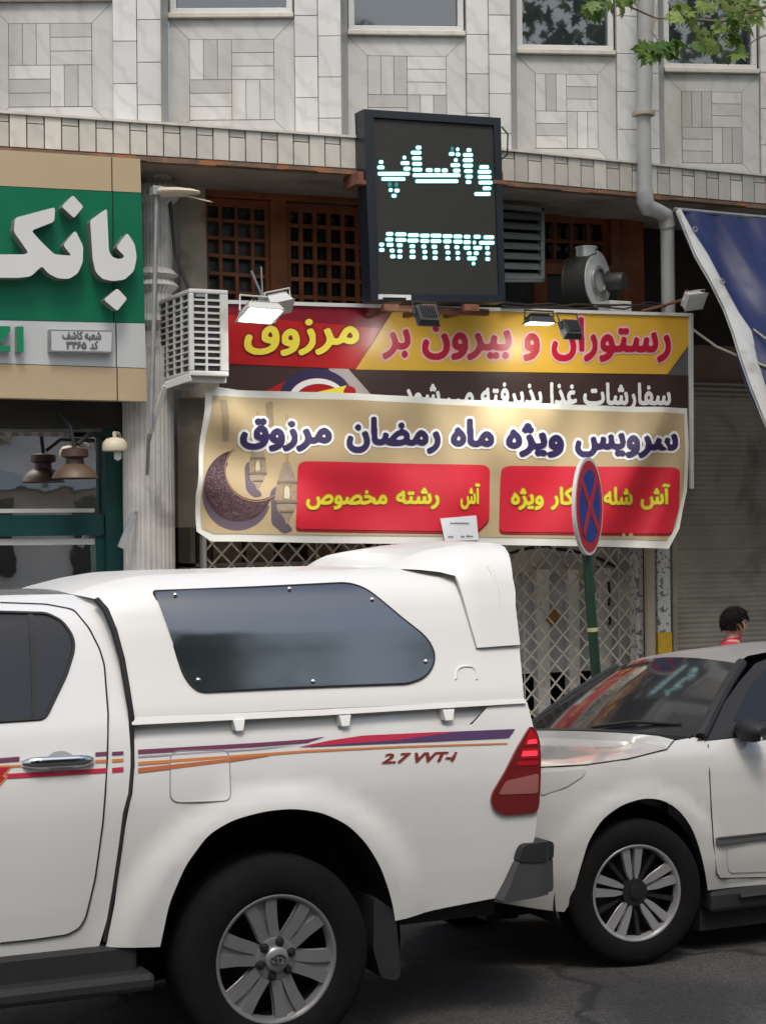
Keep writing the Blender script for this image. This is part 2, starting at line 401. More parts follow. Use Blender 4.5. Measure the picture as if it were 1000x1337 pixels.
# ------------------------------------------------------------------ material list
ASPH = mat('asphalt', (.050, .047, .045), .85, var=.45, vs=1.4, bump=.8, bs=140, stain=(.016, .016, .017), ss=.9, sth=(.45, .62), smax=.75)
def aggregate(m, scale, lo, hi):
    N = m.node_tree.nodes; L = m.node_tree.links; b = N['Principled BSDF']; src = b.inputs['Base Color'].links[0].from_socket
    tc = N.new('ShaderNodeTexCoord'); v = N.new('ShaderNodeTexVoronoi'); v.inputs['Scale'].default_value = scale; L.new(tc.outputs['Object'], v.inputs['Vector'])
    sp = N.new('ShaderNodeSeparateColor'); L.new(v.outputs['Color'], sp.inputs[0]); mr = N.new('ShaderNodeMapRange'); mr.inputs[3].default_value = lo; mr.inputs[4].default_value = hi; L.new(sp.outputs[0], mr.inputs[0])
    mx = N.new('ShaderNodeMix'); mx.data_type = 'RGBA'; mx.blend_type = 'MULTIPLY'; mx.inputs[0].default_value = 1; L.new(src, mx.inputs[6]); L.new(mr.outputs[0], mx.inputs[7])
    # thin wandering cracks
    w = N.new('ShaderNodeTexVoronoi'); w.feature = 'DISTANCE_TO_EDGE'; w.inputs['Scale'].default_value = .55; n = N.new('ShaderNodeTexNoise'); n.inputs['Scale'].default_value = 3; L.new(tc.outputs['Object'], n.inputs['Vector'])
    ad = N.new('ShaderNodeMix'); ad.data_type = 'RGBA'; ad.inputs[0].default_value = .25; L.new(tc.outputs['Object'], ad.inputs[6]); L.new(n.outputs['Color'], ad.inputs[7]); L.new(ad.outputs[2], w.inputs['Vector'])
    cr = N.new('ShaderNodeMapRange'); cr.inputs[1].default_value = .004; cr.inputs[2].default_value = .012; cr.inputs[3].default_value = .35; L.new(w.outputs['Distance'], cr.inputs[0])
    m2 = N.new('ShaderNodeMix'); m2.data_type = 'RGBA'; m2.blend_type = 'MULTIPLY'; m2.inputs[0].default_value = 1; L.new(mx.outputs[2], m2.inputs[6]); L.new(cr.outputs[0], m2.inputs[7]); L.new(m2.outputs[2], b.inputs['Base Color'])
aggregate(ASPH, 130, .45, 1.7)
PAVE = mat('paving', (.25, .24, .22), .8, var=.2, vs=3, bump=.3, bs=60, stain=(.12, .11, .1))
KERB = mat('kerb_stone', (.32, .31, .29), .8, var=.2, vs=4, bump=.3, bs=50)
MARB = marble('marble', (.605, .605, .59)); MARB2 = marble('marble_trim', (.63, .60, .535))
GROUT = mat('grout', (.29, .28, .26), .9, var=.2, vs=8)
SOFF = mat('soffit_plaster', (.30, .265, .22), .9, var=.25, vs=3, bump=.3, bs=20, stain=(.1, .085, .07))
RUST = mat('rusty_flashing', (.17, .105, .07), .75, var=.4, vs=7, bump=.3, bs=60, stain=(.35, .13, .05), ss=5, sth=(.52, .62))
RUSTR = mat('rusty_steel', (.2, .085, .05), .85, var=.35, vs=20, bump=.3, bs=90)
ALU = mat('aluminium_frame', (.62, .62, .61), .4, var=.1, vs=6)
WGL = glass('window_glass', (.018, .024, .034), 0, .03, 1.75)
WOOD = mat('brown_wood', (.30, .095, .03), .6, var=.35, vs=7, bump=.2, bs=40, stain=(.07, .03, .015), ss=4)
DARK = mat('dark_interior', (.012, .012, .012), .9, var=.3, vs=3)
PIER = mat('plaster_pier', (.45, .40, .32), .85, var=.25, vs=5, bump=.3, bs=30, stain=(.17, .14, .11))
COLM = mat('fluted_stone', (.52, .51, .485), .7, var=.2, vs=6, bump=.25, bs=40, stain=(.2, .19, .17), ss=3)
CREAM = mat('cream_panel', (.54, .42, .265), .42, var=.05, vs=2)
GREEN = mat('green_panel', (.004, .165, .085), .38, var=.05, vs=2)
WPAN = mat('white_panel', (.58, .60, .60), .4, var=.04, vs=2)
LETW = mat('letter_white', (.74, .74, .73), .4, var=.04)
LETS = mat('letter_side', (.22, .225, .23), .45)
LGREEN = mat('letter_green', (.01, .24, .11), .4)
BLACK = mat('black_line', (.012, .012, .013), .6)
TEAL = mat('dark_teal_paint', (.006, .05, .045), .35, var=.2, vs=5)
BGL = glass('shop_glass', (.03, .035, .03), 0, .015, 6.5)
STEEL = mat('grey_steel', (.34, .35, .36), .45, .5, var=.2, vs=12)
GALV = mat('galvanised', (.48, .49, .49), .38, .75, var=.25, vs=9, bump=.05, bs=30)
PVC = mat('grey_pvc', (.44, .44, .43), .5, var=.15, vs=5, stain=(.25, .22, .18), ss=3, smax=.5)
PVCT = mat('tan_pvc', (.45, .37, .3), .55, var=.15, vs=5)
ACW = mat('ac_casing', (.62, .61, .58), .5, var=.1, vs=5, stain=(.35, .32, .27), ss=4, smax=.5)
FLW = mat('floodlight_white', (.55, .55, .53), .45, var=.08)
FLD = mat('floodlight_dark', (.035, .037, .04), .5)
LIT = mat('lit_lens', (.9, .95, .9), .3, emis=(.93, 1, .93), estr=9)
LAMPC = mat('cream_lamp', (.58, .52, .38), .5, var=.1, vs=8)
S_RED = mat('print_red', (.42, .012, .014), .33, var=.05, vs=2)
S_DRED = mat('outline_and_shade_red', (.20, .006, .018), .33, var=.05)  # lettering outline print, also the painted shade on the red field
S_YEL = mat('print_yellow', (.68, .39, .045), .33, var=.05, vs=2)
S_BRN = mat('print_brown', (.055, .03, .025), .35, var=.1, vs=2)
S_WHT = mat('print_white', (.78, .78, .77), .4)
S_PINK = mat('print_pink', (.72, .42, .42), .4)
S_LYEL = mat('print_lemon', (.80, .68, .06), .4)
S_NAVY = mat('print_navy', (.028, .018, .075), .45)
S_OLIV = mat('print_olive', (.22, .12, .02), .45)
S_GRY = mat('print_grey', (.42, .36, .35), .4)
FRAMW = mat('sign_frame_white', (.62, .62, .6), .5, var=.1)
B_TAN = mat('banner_tan', (.44, .33, .185), .6, var=.08, vs=3)
B_HEM = mat('banner_hem', (.64, .63, .58), .6, var=.06)
B_RED = mat('banner_red', (.56, .012, .03), .5, var=.06, vs=2)
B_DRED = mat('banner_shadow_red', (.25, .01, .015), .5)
B_YEL = mat('banner_yellow', (.68, .56, .03), .5)
B_OL = mat('banner_olive', (.30, .17, .01), .5)
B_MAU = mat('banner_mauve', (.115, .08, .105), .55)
B_PUR = mat('banner_crescent', (.075, .034, .042), .55, var=.5, vs=40)
B_LAC = mat('banner_lace', (.27, .2, .22), .55)
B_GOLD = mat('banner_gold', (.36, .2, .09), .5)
B_LAN = mat('banner_lantern', (.30, .235, .17), .5, var=.2, vs=30)
PAPER = mat('paper', (.72, .73, .75), .6, var=.04)
INK = mat('ink', (.12, .12, .13), .6)
LEDB = mat('led_board', (.032, .032, .029), .55, var=.15, vs=20)
LEDF = mat('led_frame', (.012, .016, .024), .35)
LEDL = mat('led_lit', (.6, .9, .9), .4, emis=(.62, 1, 1), estr=1.6)
LEDG = mat('led_glow', (.02, .25, .25), .4, emis=(.03, .5, .5), estr=.12)
VENT = mat('louver_grey', (.33, .36, .35), .5, .2, var=.15, vs=8)
BLWR = mat('blower_dark', (.05, .05, .05), .5, .3, var=.3, vs=9)
TARP = mat('blue_tarp', (.004, .013, .095), .45, var=.25, vs=3, bump=.35, bs=6, stain=(.03, .045, .16), ss=3, smax=.35)
TARPW = mat('white_tarp', (.60, .60, .58), .6, var=.1, vs=4, stain=(.35, .33, .29), ss=5)
ROPE = mat('rope', (.42, .39, .31), .8)
CABLE = mat('dark_cable', (.02, .018, .017), .6)
SHUT = mat('roller_shutter_steel', (.36, .325, .26), .5, .1, var=.25, vs=2.5, stain=(.07, .055, .04), ss=1.6)
GATEM = mat('gate_cream', (.68, .62, .51), .55, var=.2, vs=9, stain=(.2, .12, .07), ss=6, smax=.6)
GATEW = mat('gate_panel_white', (.82, .79, .74), .6, var=.12, vs=4, stain=(.33, .29, .24), ss=3)
GATEG = mat('gate_panel_grey', (.52, .53, .53), .4, var=.2, vs=3)
FLAKE = mat('flaking_paint', (.62, .62, .6), .7, stain=(.14, .13, .12), ss=26, sth=(.53, .6), smax=.9)
BEIGE = mat('beige_pipe', (.44, .38, .3), .6, var=.15, vs=6)
YPNT = mat('yellow_paint', (.65, .42, .02), .6, var=.2, vs=12)
POLEG = mat('green_pole', (.008, .036, .02), .45, var=.25, vs=10)
SGNR = mat('sign_red', (.48, .015, .03), .4); SGNB = mat('sign_blue', (.01, .045, .26), .4); SGNW = mat('sign_white', (.62, .6, .57), .45)
TAPE = mat('beige_tape', (.45, .38, .2), .6)

# ------------------------------------------------------------------ the ground
def zr(y): return -.08*(min(max(y, .7), 2.75)-.7)
KY, SWZ = 2.75, -.05
mb = MB(); ys = [-60, -20, -8, -3, 0, .7, 1.2, 1.7, 2.2, KY+.1]
mb.grid([[(x, y, zr(y)) for y in ys] for x in np.linspace(-60, 70, 14)], smooth=False); mb.build('road', ASPH, kind='structure')
mb = MB()
x = -40
while x < 60: mb.box(x, x+.995, KY, KY+.16, -.35, SWZ+.004); x += 1.0
mb.build('kerb', KERB, kind='structure', bevel=.012)
mb = MB()
for i in range(-50, 60):
    for j in range(9): mb.box(i*.8, i*.8+.793, KY+.165+j*.45, KY+.165+j*.45+.443, SWZ-.05, SWZ, 1)
mb.box(-40, 48, KY+.16, 11, SWZ-.3, SWZ-.006); mb.build('pavement', PAVE, kind='structure')

# ------------------------------------------------------------------ the marble-faced building
def Yc(x): return 5.42+.087*max(0, 3.3-x)+.02*max(0, x-3.3)
FC = lambda x, z: Yc(x)
FW = lambda x, z: Yc(x)+.92
ZC0, ZC1 = 4.645, 4.875
bld = thing('marble_building', (3.3, 6.6, SWZ), 'two storey building faced in pale veined marble with zigzag window bays above a cornice', 'building')
def seg(mb, x0, x1, off, dep, z0, z1, tone=1, F=Yc):
    a = np.array([x0, F(x0)+off, z0]); b = np.array([x1, F(x1)+off, z0]); d = b-a; n = np.array([-d[1], d[0], 0]); n /= np.linalg.norm(n)
    return mb.obox(a, d, n*dep, (0, 0, z1-z0), tone)
def ysplit(x0, x1): return [(x0, 3.3), (3.3, x1)] if x0 < 3.3 < x1 else [(x0, x1)]
# cornice of upright marble slabs
mb = MB(); x = -7.0; i = 0
rs = random.Random(3)
while x < 13:
    wd = .118
    t = rs.uniform(.74, 1.06)
    if i % 2 == 0: seg(mb, x+.004, x+wd-.004, -.012, .02, ZC0+.004, ZC1-.003, t)
    else:
        seg(mb, x+.004, x+wd-.004, -.012, .02, ZC0+.004, ZC1-.062, t); seg(mb, x+.004, x+wd-.004, -.007, .02, ZC1-.055, ZC1-.003, rs.uniform(.7, .95))
    x += wd; i += 1
mb.build('cornice', MARB2, bld, bevel=.003)
mb = MB()
for a, b in ysplit(-7, 13): seg(mb, a, b, .008, 1.0, ZC0, ZC1-.006)
mb.build('cornice_slab', mat('cornice_gap', (.14, .12, .095), .9, var=.3, vs=6), bld)
mb = MB()
for a, b in ysplit(-7, 13): seg(mb, a, b, -.03, .62, ZC1-.0045, ZC1+.012)
mb.build('ledge', MARB2, bld)
mb = MB()
for k in range(80):
    a = -7+k*.25; dz = rs.uniform(0, .012)
    seg(mb, a, a+.25, -.012, .06, ZC0-.028-dz, ZC0-.003); seg(mb, a, a+.25, .05, .9, ZC0-.010, ZC0-.004)
mb.build('cornice_flashing', RUST, bld)
mb = MB()
for a, b in ysplit(-7, 13): seg(mb, a, b, .06, 1.2, ZC0-.035, ZC0-.012)
mb.build('soffit', SOFF, bld)
# zigzag bays
corn = [(at(q, 100, 5.55)[0]) for q in (-18, 217, 445, 663, 858, 1045)]
corn = [corn[0]-1.35]+corn+[corn[-1]+1.4, corn[-1]+2.8]
def vis(px): return tan(YAW+math.atan((px-500)/FPX))
ZS, ZT = 5.785, 7.3
up = np.array([0, 0, 1.0])
for k in range(1, len(corn)):
    x1 = corn[k]; xa = corn[k-1]; B = .40; yf = Yc(x1)+.07
    s = (xa-CAM[0])/(Yc(xa)+.1-CAM[1]); x0 = xa+s*B+.055; y0 = Yc(xa)+.07+B
    o = np.array([x0, y0, 0]); e = np.array([x1, yf, 0]); L = np.linalg.norm(e-o); d = (e-o)/L; n = np.array([d[1], -d[0], 0])
    if n[1] > 0: n = -n
    PW = .34; W = L-PW
    # wall core and return
    mb = MB(); mb.obox(o-n*.03+up*4.84, d*(L-.004), -n*.25, up*(ZS-4.84))
    mb.obox(o-n*.03+up*ZT, d*L, -n*.25, up*2.2)
    mb.obox(o-d*.012-n*.088+up*ZS, d*.04, -n*.2, up*(ZT-ZS)); mb.obox(o+d*(W-.03)-n*.088+up*ZS, d*.035, -n*.2, up*(ZT-ZS))
    mb.obox(o+d*W-n*.028+up*ZS, d*(PW-.004), -n*.25, up*(ZT-ZS))
    ra = np.array([xa, Yc(xa)+.07, 0]); rd = o-ra; rl = np.linalg.norm(rd); rn = np.array([-rd[1], rd[0], 0])/rl
    mb.build('bay_core', GROUT, bld)
    mb = MB(); mb.obox(ra+up*4.84, rd, rn*.10, up*4.6, .62); mb.build('bay_return', MARB, bld)  # lower tone paints in shade on the face turned from the light
    # pilaster: two columns of staggered blocks
    mb = MB(); h = .30
    for c in range(2):
        z = 4.876-(.15 if c else 0)+.0
        while z < 9.2:
            z0 = max(z, 4.876); z1 = z+h
            mb.obox(o+d*(W+c*PW/2+.003)-n*.028+up*(z0+.002), d*(PW/2-.0045), n*.045, up*(z1-z0-.0045), rs.uniform(.95, 1.18)); z += h
    mb.build('pilaster', MARB, bld, bevel=.003)
    # tile panel: mitred border round a basket weave of narrow slabs
    mb = MB(); z0, z1 = 4.876, ZS-.02; H = z1-z0; bw = .15; 
    def slab(poly, tone, t=.012): mb.prism(poly, o-n*.03, d, up, n, t, tone)
    g = .0022
    slab([(g, z0+g), (bw-g, z0+bw), (bw-g, z1-bw), (g, z1-2*g)], rs.uniform(.85, .95)); slab([(W-g, z0+g), (W-bw+g, z0+bw), (W-bw+g, z1-bw), (W-g, z1-2*g)][::-1], rs.uniform(.85, 1))
    slab([(2*g, z1-g), (bw, z1-bw+g), (W-bw, z1-bw+g), (W-2*g, z1-g)], rs.uniform(.9, 1)); slab([(2*g, z0), (W-2*g, z0), (W-bw, z0+bw-g), (bw, z0+bw-g)], rs.uniform(.9, 1))
    iw, ih = (W-2*bw)/2, (H-2*bw)/2
    for ci in range(2):
        for ri in range(2):
            ux, uz = bw+ci*iw, z0+bw+ri*ih
            for q in range(3):
                t = rs.uniform(.70, 1.12)
                if (ci+ri) % 2 == 0: a = (ux, uz+q*ih/3, iw, ih/3)
                else: a = (ux+q*iw/3, uz, iw/3, ih)
                slab([(a[0]+g, a[1]+g), (a[0]+a[2]-g, a[1]+g), (a[0]+a[2]-g, a[1]+a[3]-g), (a[0]+g, a[1]+a[3]-g)], t, .015)
    mb.build('tile_panel', MARB, bld)
    mb = MB(); mb.obox(o-d*.0-n*.05+up*(ZS-.018), d*(W-.005), n*.075, up*.035); mb.build('sill', MARB2, bld, bevel=.004)
    f = MB(); zz0, zz1 = ZS+.02, ZT; fw = .045
    for (a, b, c_, d_) in ((.01, W-.012, zz0, zz0+fw), (.01, W-.012, zz1-fw, zz1), (.01, .01+fw, zz0+fw, zz1-fw), (W-.012-fw, W-.012, zz0+fw, zz1-fw)):
        f.obox(o+d*a-n*.08+up*c_, d*(b-a), n*.05, up*(d_-c_))
        f.obox(o+d*(a+.012)-n*.09+up*(c_+.012), d*(b-a-.024), n*.03, up*(d_-c_-.024+.02))
    fr = f.build('window', ALU, bld, bevel=.004)
    mb = MB(); mb.obox(o+d*.03-n*.085+up*zz0, d*(W-.06), -n*.01, up*(zz1-zz0)); mb.build('pane', WGL, fr)
# ------------------------------------------------------------------ walls, piers and openings of the lower storeys
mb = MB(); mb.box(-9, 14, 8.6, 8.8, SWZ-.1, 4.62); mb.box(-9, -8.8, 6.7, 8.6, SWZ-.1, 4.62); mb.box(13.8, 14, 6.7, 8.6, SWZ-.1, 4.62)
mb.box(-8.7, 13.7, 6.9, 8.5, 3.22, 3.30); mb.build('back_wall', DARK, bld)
def px3(p, F, off=0): q = proj(p[0], p[1], F); return np.array([q[0], q[1]-off, q[2]])
xl = px3((232, 500), FW)[0]; xr = px3((838, 500), FW)[0]
mb = MB()
for a, b in ysplit(xl, xr): seg(mb, a, b, .93, .2, 2.06, 3.40)
mb.build('spandrel_wall', PIER, bld)
def pxbar(mb, p, q, F, off, wd, th): return mb.bar(px3(p, F, off), px3(q, F, off), wd, th)
pxpanel([(229, 238), (262, 243), (268, 520), (232, 520)], FW, .10, PIER, 'pier', bld, thick=.25, g=.3)
pxpanel([(808, 262), (836, 265), (840, 420), (812, 420)], FW, .03, WOOD, 'timber_post', bld, thick=.2, g=.3)
def bil(c, u, v): return tuple((c[0][i]*(1-u)+c[1][i]*u)*(1-v)+(c[2][i]*(1-u)+c[3][i]*u)*v for i in (0, 1))
def lattice(name, outer, leaves, backm):
    fr = MB(); c = outer
    for p, q in ((c[0], c[1]), (c[2], c[3]), (c[0], c[2]), (c[1], c[3])): pxbar(fr, p, q, FW, .0, .085, .10)
    w_ = fr.build(name, WOOD, bld, bevel=.006)
    for cn, nx, ny, bw in leaves:
        l = MB()
        for i in range(nx+1): pxbar(l, bil(cn, i/nx, 0), bil(cn, i/nx, 1), FW, -.01, bw if 0 < i < nx else .06, .030)
        for j in range(ny+1): pxbar(l, bil(cn, 0, j/ny), bil(cn, 1, j/ny), FW, -.012, bw if 0 < j < ny else .06, .026)
        l.build('lattice', WOOD, w_)
        pxpanel([cn[0], cn[1], cn[3], cn[2]], FW, -.07, backm if nx != 4 or ny != 6 else mat('grey_green_pane', (.055, .065, .062), .25, var=.4, vs=7), 'pane', w_, g=.4)  # panes of the left leaf are greyer and greener than the rest
lattice('lattice_window', [(254, 248), (486, 262), (257, 412), (488, 420)], [([(266, 262), (350, 268), (268, 402), (352, 408)], 4, 6, .026), ([(374, 270), (484, 277), (376, 410), (486, 414)], 6, 6, .030)], WGL)
pxpanel([(350, 255), (371, 257), (373, 412), (352, 410)], FW, .04, WOOD, 'window_mullion', bld, thick=.09, g=.3)
lattice('lattice_window', [(690, 272), (800, 278), (690, 350), (800, 354)], [([(702, 284), (790, 288), (702, 342), (790, 346)], 4, 2, .030)], WGL)
pxpanel([(660, 350), (806, 350), (806, 420), (660, 420)], FW, .0, mat('window_board', (.07, .07, .062), .8, var=.4, vs=4), 'window_board', bld, thick=.05, g=.4)
pxpanel([(695, 345), (712, 346), (712, 420), (695, 420)], FW, .03, WOOD, 'timber_post', bld, thick=.05, g=.4)
mb = MB(); a = at(806, 350, 6.6); mb.box(a[0]-.05, 13, 6.62, 6.7, 3.0, 4.62); mb.build('recess_wall', mat('recess_brown', (.05, .036, .027), .8, var=.4, vs=3), bld)
# round columns
def column(px, Y, zlo, zhi, rr, caps, name='column'):
    c = at(px, 600, Y); pr = [(rr*1.25, zlo), (rr*1.25, zlo+.2), (rr, zlo+.25)]
    n = 40; V = []
    pr += [(rr, zlo+(zhi-zlo)*t) for t in np.linspace(.1, .8, 8)]
    for z, k in caps: pr += [(rr*.95, z-.10), (rr*k, z-.05), (rr*k, z+.03), (rr*.95, z+.08)]
    pr = sorted(pr, key=lambda q: q[1])+[(rr, zhi)]
    pr = [q for q in pr if zlo <= q[1] <= zhi+.001]
    rows = [[(c[0]+r*(.94 if k % 4 == 0 else 1)*cos(2*pi*k/112), c[1]+r*(.94 if k % 4 == 0 else 1)*sin(2*pi*k/112), z) for k in range(112)] for r, z in pr]
    mb = MB(); mb.grid(rows, 1, False, True); return mb.build(name, COLM, bld), c
column(194, 6.05, SWZ, 3.35, .185, [])
column(205, 6.1, 3.35, 4.62, .125, [(4.5, 1.4), (3.86, 1.35)])
# ground floor right: posts beside the gate and the dark recess over the shutter
mb = MB(); q = at(905, 500, 6.7); mb.box(q[0]-.28, 13, 6.75, 6.9, 3.12, 4.6); mb.build('recess_board', DARK, bld)
# bank shop front
bf = thing('bank_shopfront', (0.2, 6.3, SWZ), 'glazed shop front in dark teal metal frames under the green bank sign', 'shop front')
FB = const(6.28)
z_t = px3((60, 566), FB)[2]
mb = MB(); mb.box(-5, 1.10, 6.30, 6.31, SWZ, 2.72); mb.build('glass', BGL, bf)
mb = MB()
for a, b, off, th in (((135, 520), (135, 800), 0, .05),): pass
pxpanel([(131, 535), (158, 535), (162, 790), (135, 790)], FB, .10, TEAL, 'frame_post', bf, thick=.2, g=.4)
pxpanel([(-150, 674), (132, 672), (132, 699), (-150, 702)], FB, .07, TEAL, 'crossbar', bf, thick=.14, g=.4)
pxpanel([(-150, 704), (124, 703), (124, 711), (-150, 713)], FB, .03, FRAMW, 'light_strip', bf, thick=.05, g=.4)
pxpanel([(-150, 665), (122, 664), (122, 669), (-150, 671)], FB, .03, FRAMW, 'light_strip', bf, thick=.05, g=.4)
pxpanel([(122, 700), (134, 700), (136, 800), (125, 800)], FB, .05, TEAL, 'door_stile', bf, thick=.1, g=.4)
pxpanel([(-150, 560), (131, 560), (131, 564), (-150, 565)], FB, .03, STEEL, 'rail', bf, thick=.05, g=.4)
pxpanel([(-150, 640), (131, 640), (131, 643), (-150, 644)], FB, -.06, STEEL, 'rail', bf, thick=.03, g=.4)
pxpanel([(-150, 520), (158, 524), (158, 560), (-150, 556)], FB, .12, mat('dark_fascia', (.05, .042, .034), .7, var=.3, vs=4), 'fascia', bf, thick=.25, g=.4)
mb = MB(); 
for a in (-4.2, -2.6, -1.2): mb.box(a, a+.06, 6.24, 6.36, SWZ, 2.7)
mb.build('frame_post', TEAL, bf)
mb = MB(); mb.box(-5, 1.1, 7.2, 7.25, SWZ, 3.1); mb.build('curtain', mat('curtain', (.62, .43, .32), .8, var=.3, vs=2), bf)
mb = MB(); q = at(15, 620, 7.0)
mb.grid([[(q[0]-.3+.05*i+.01*(i % 2), 7.0+.03*(i % 2), z) for i in range(16)] for z in (2.1, 3.1)], .9); mb.build('light_drape', mat('drape', (.85, .78, .7), .8, var=.15, vs=3), bf)
# capped lamp before the glass; its dome stands in for a reflection
lp = thing('pendant_lamp', at(98, 640, 5.86), 'dark capped lamp in front of the bank glass, its brown dome copying a reflection', 'lamp')
c = at(98, 640, 5.86)
mb = MB(); mb.lathe([(.02, .30), (.09, .285), (.095, .235), (.06, .22), (.065, .18)], c, (0, 0, 1), 28); mb.build('cap', mat('lamp_brown', (.06, .03, .02), .5), lp)
mb = MB(); mb.lathe([(.06, .185), (.11, .16), (.145, .12), (.16, .085), (.155, .08)], c, (0, 0, 1), 36); mb.build('shade', mat('reflected_dome_tan', (.11, .066, .042), .5, var=.2), lp)
mb = MB(); mb.tube([c+np.array([-.05, .25, .55]), c+np.array([-.02, .02, .44]), c+np.array([.0, 0, .29])], .014); mb.tube([c+np.array([.30, .30, .38]), c+np.array([.12, .05, .40]), c+np.array([.02, 0, .32])], .016); mb.build('bracket', BLACK, lp)
# roller shutter
sh = MB(); q0 = at(877, 700, 6.2); q1 = at(877, 494, 6.2)
zz = np.arange(SWZ, q1[2], .0075); P = [[(q0[0]+.0, 6.2-.012*abs(sin(pi*(z-SWZ)/.042)), z), (q0[0]+3.6, 6.2-.012*abs(sin(pi*(z-SWZ)/.042)), z)] for z in zz]
rsx = thing('roller_shutter', (q0[0]+1.8, 6.2, SWZ), 'closed dull grey corrugated roller shutter right of the gate', 'roller shutter')
sh.grid(P, 1, True); sh.build('curtain', SHUT, rsx, angle=70)
mb = MB(); mb.box(q0[0]-.02, q0[0]+3.62, 6.10, 6.5, q1[2], q1[2]+.28); mb.build('shutter_box', mat('shutter_box', (.13, .085, .06), .7, var=.4, vs=3), rsx, bevel=.01)
mb = MB(); mb.box(q0[0]-.05, q0[0]+.0, 6.12, 6.26, SWZ, q1[2]); mb.build('guide_rail', SHUT, rsx, bevel=.005)
# wall posts between gate and shutter
def vpost(px, wpx, Y, z0, pytop, m, name, label, cat, round_=False):
    a = at(px-wpx/2, 780, Y); b = at(px+wpx/2, 780, Y); t = at(px, pytop, Y); mb = MB(); c = (a+b)/2; wd = b[0]-a[0]
    if round_: mb.tube([(c[0], Y, z0), (c[0], Y, t[2])], wd*.46, 14)
    else: mb.box(a[0], b[0], Y, Y+.12, z0, t[2])
    o = mb.build(name, m, None, org=(c[0], Y, z0), bevel=0 if round_ else .006); tag(o, label, cat); return o, a, b
vpost(848, 13, 6.02, SWZ, 690, BEIGE, 'wall_pipe', 'beige drain pipe standing against the wall between gate and shutter', 'pipe', True)
o, a, b = vpost(867, 17, 6.04, SWZ, 690, FLAKE, 'wall_post', 'white post with flaking paint and a yellow foot beside the shutter', 'post')
mb = MB(); q = at(867, 826, 6.04); mb.box(a[0]-.004, b[0]+.004, 6.034, 6.165, SWZ, q[2]); mb.build('painted_foot', YPNT, o)
vpost(836, 8, 6.10, SWZ, 690, FLAKE, 'gate_post', 'narrow white flaking post at the right end of the folding gate', 'post')

# folding gate with the door behind
gt = thing('folding_gate', (3.8, 6.2, SWZ), 'cream folding lattice gate drawn across the shop entrance below the banner', 'gate')
g0 = at(268, 700, 6.2)[0]; g1 = at(832, 800, 6.2)[0]; gz1 = at(500, 690, 6.2)[2]; gz0 = SWZ+.03
mb = MB(); pw = .150; ph = .155; H = gz1-gz0
def clipbar(x0, z0, x1, z1, off):
    # clip to gate width
    if x0 == x1: return
    t0, t1 = 0, 1
    for xa in (g0, g1):
        pass
    pts = []
    dx = x1-x0
    ta = (g0-x0)/dx; tb = (g1-x0)/dx; lo, hi = min(ta, tb), max(ta, tb); t0 = max(0, lo); t1 = min(1, hi)
    if t1-t0 < .02: return
    mb.bar((x0+dx*t0, 6.2+off, z0+(z1-z0)*t0), (x0+dx*t1, 6.2+off, z0+(z1-z0)*t1), .014, .006)
run = H/ph*pw; n0 = int((g0-run-g0)/pw)-1
i = 0; xx = g0-run
while xx < g1+run:
    clipbar(xx, gz0, xx+run, gz1, 0); clipbar(xx, gz1, xx+run, gz0, .008); xx += pw
mb.build('lattice', GATEM, gt)
mb = MB()
xx = g0
while xx < g1: mb.box(xx-.004, xx+.004, 6.212, 6.22, gz0, gz1); xx += pw*6
mb.box(g0, g1, 6.17, 6.23, gz1, gz1+.05); mb.box(g0, g1, 6.18, 6.23, SWZ, gz0); mb.build('rails', GATEM, gt)
mb = MB(); q = at(271, 730, 6.2); mb.box(g0-.03, g0+.0, 6.17, 6.24, SWZ, gz1+.06); mb.build('jamb', FRAMW, gt, bevel=.004)
FG = const(6.62)
dr = thing('shop_door', (4.7, 6.62, SWZ), 'white shop door with tall grey panes behind the folding gate', 'door')
x0 = at(672, 800, 6.62)[0]; x1 = at(840, 800, 6.62)[0]; zs = at(750, 877, 6.62)[2]; zt2 = at(750, 742, 6.62)[2]
mb = MB(); mb.box(x0-.4, x1, 6.64, 6.70, zs, 2.3); mb.build('leaf', GATEW, dr)
cols = [at(p, 800, 6.62)[0] for p in (648, 684, 697, 713, 738, 752, 778, 794, 818, 840)]
mb = MB()
for a, b in ((1, 1), (2, 3), (4, 5), (6, 7)): 
    if a != b: mb.box(cols[a], cols[b], 6.56, 6.64, SWZ, zt2)
each(mb, 'stile', GATEW, dr, bevel=.005)
mb = MB()
for a, b in ((0, 2), (3, 4), (5, 6)): mb.box(cols[a]+.006, cols[b]-.006, 6.625, 6.636, zs+.02, zt2-.05)
each(mb, 'pane', GATEG, dr)
pts = [px3((p, 737-24*(1-((p-720)/85)**2)+(4 if p > 720 else 0)), const(6.5)) for p in range(636, 812, 8)]
mb = MB(); mb.tube(pts, .014, 6); mb.build('arch_bar', CABLE, dr)
mb = MB(); q = at(727, 808, 6.5); mb.prism([(-.085, 0), (0, .085), (.085, 0), (0, -.085)], (q[0], 6.55, q[2]), (1, 0, 0), (0, 0, 1), (0, 1, 0), .01); mb.build('notice', mat('notice_ochre', (.36, .18, .05), .5, var=.3, vs=18), dr)
mb = MB(); q = at(796, 760, 6.5); mb.tube([(q[0], 6.52, q[2]), (q[0], 6.50, q[2]-.10), (q[0], 6.52, q[2]-.2)], .012, 8); mb.tube([(q[0], 6.52, q[2]-.28), (q[0], 6.5, q[2]-.33), (q[0], 6.52, q[2]-.36)], .012, 8); mb.build('handle', BLACK, dr)
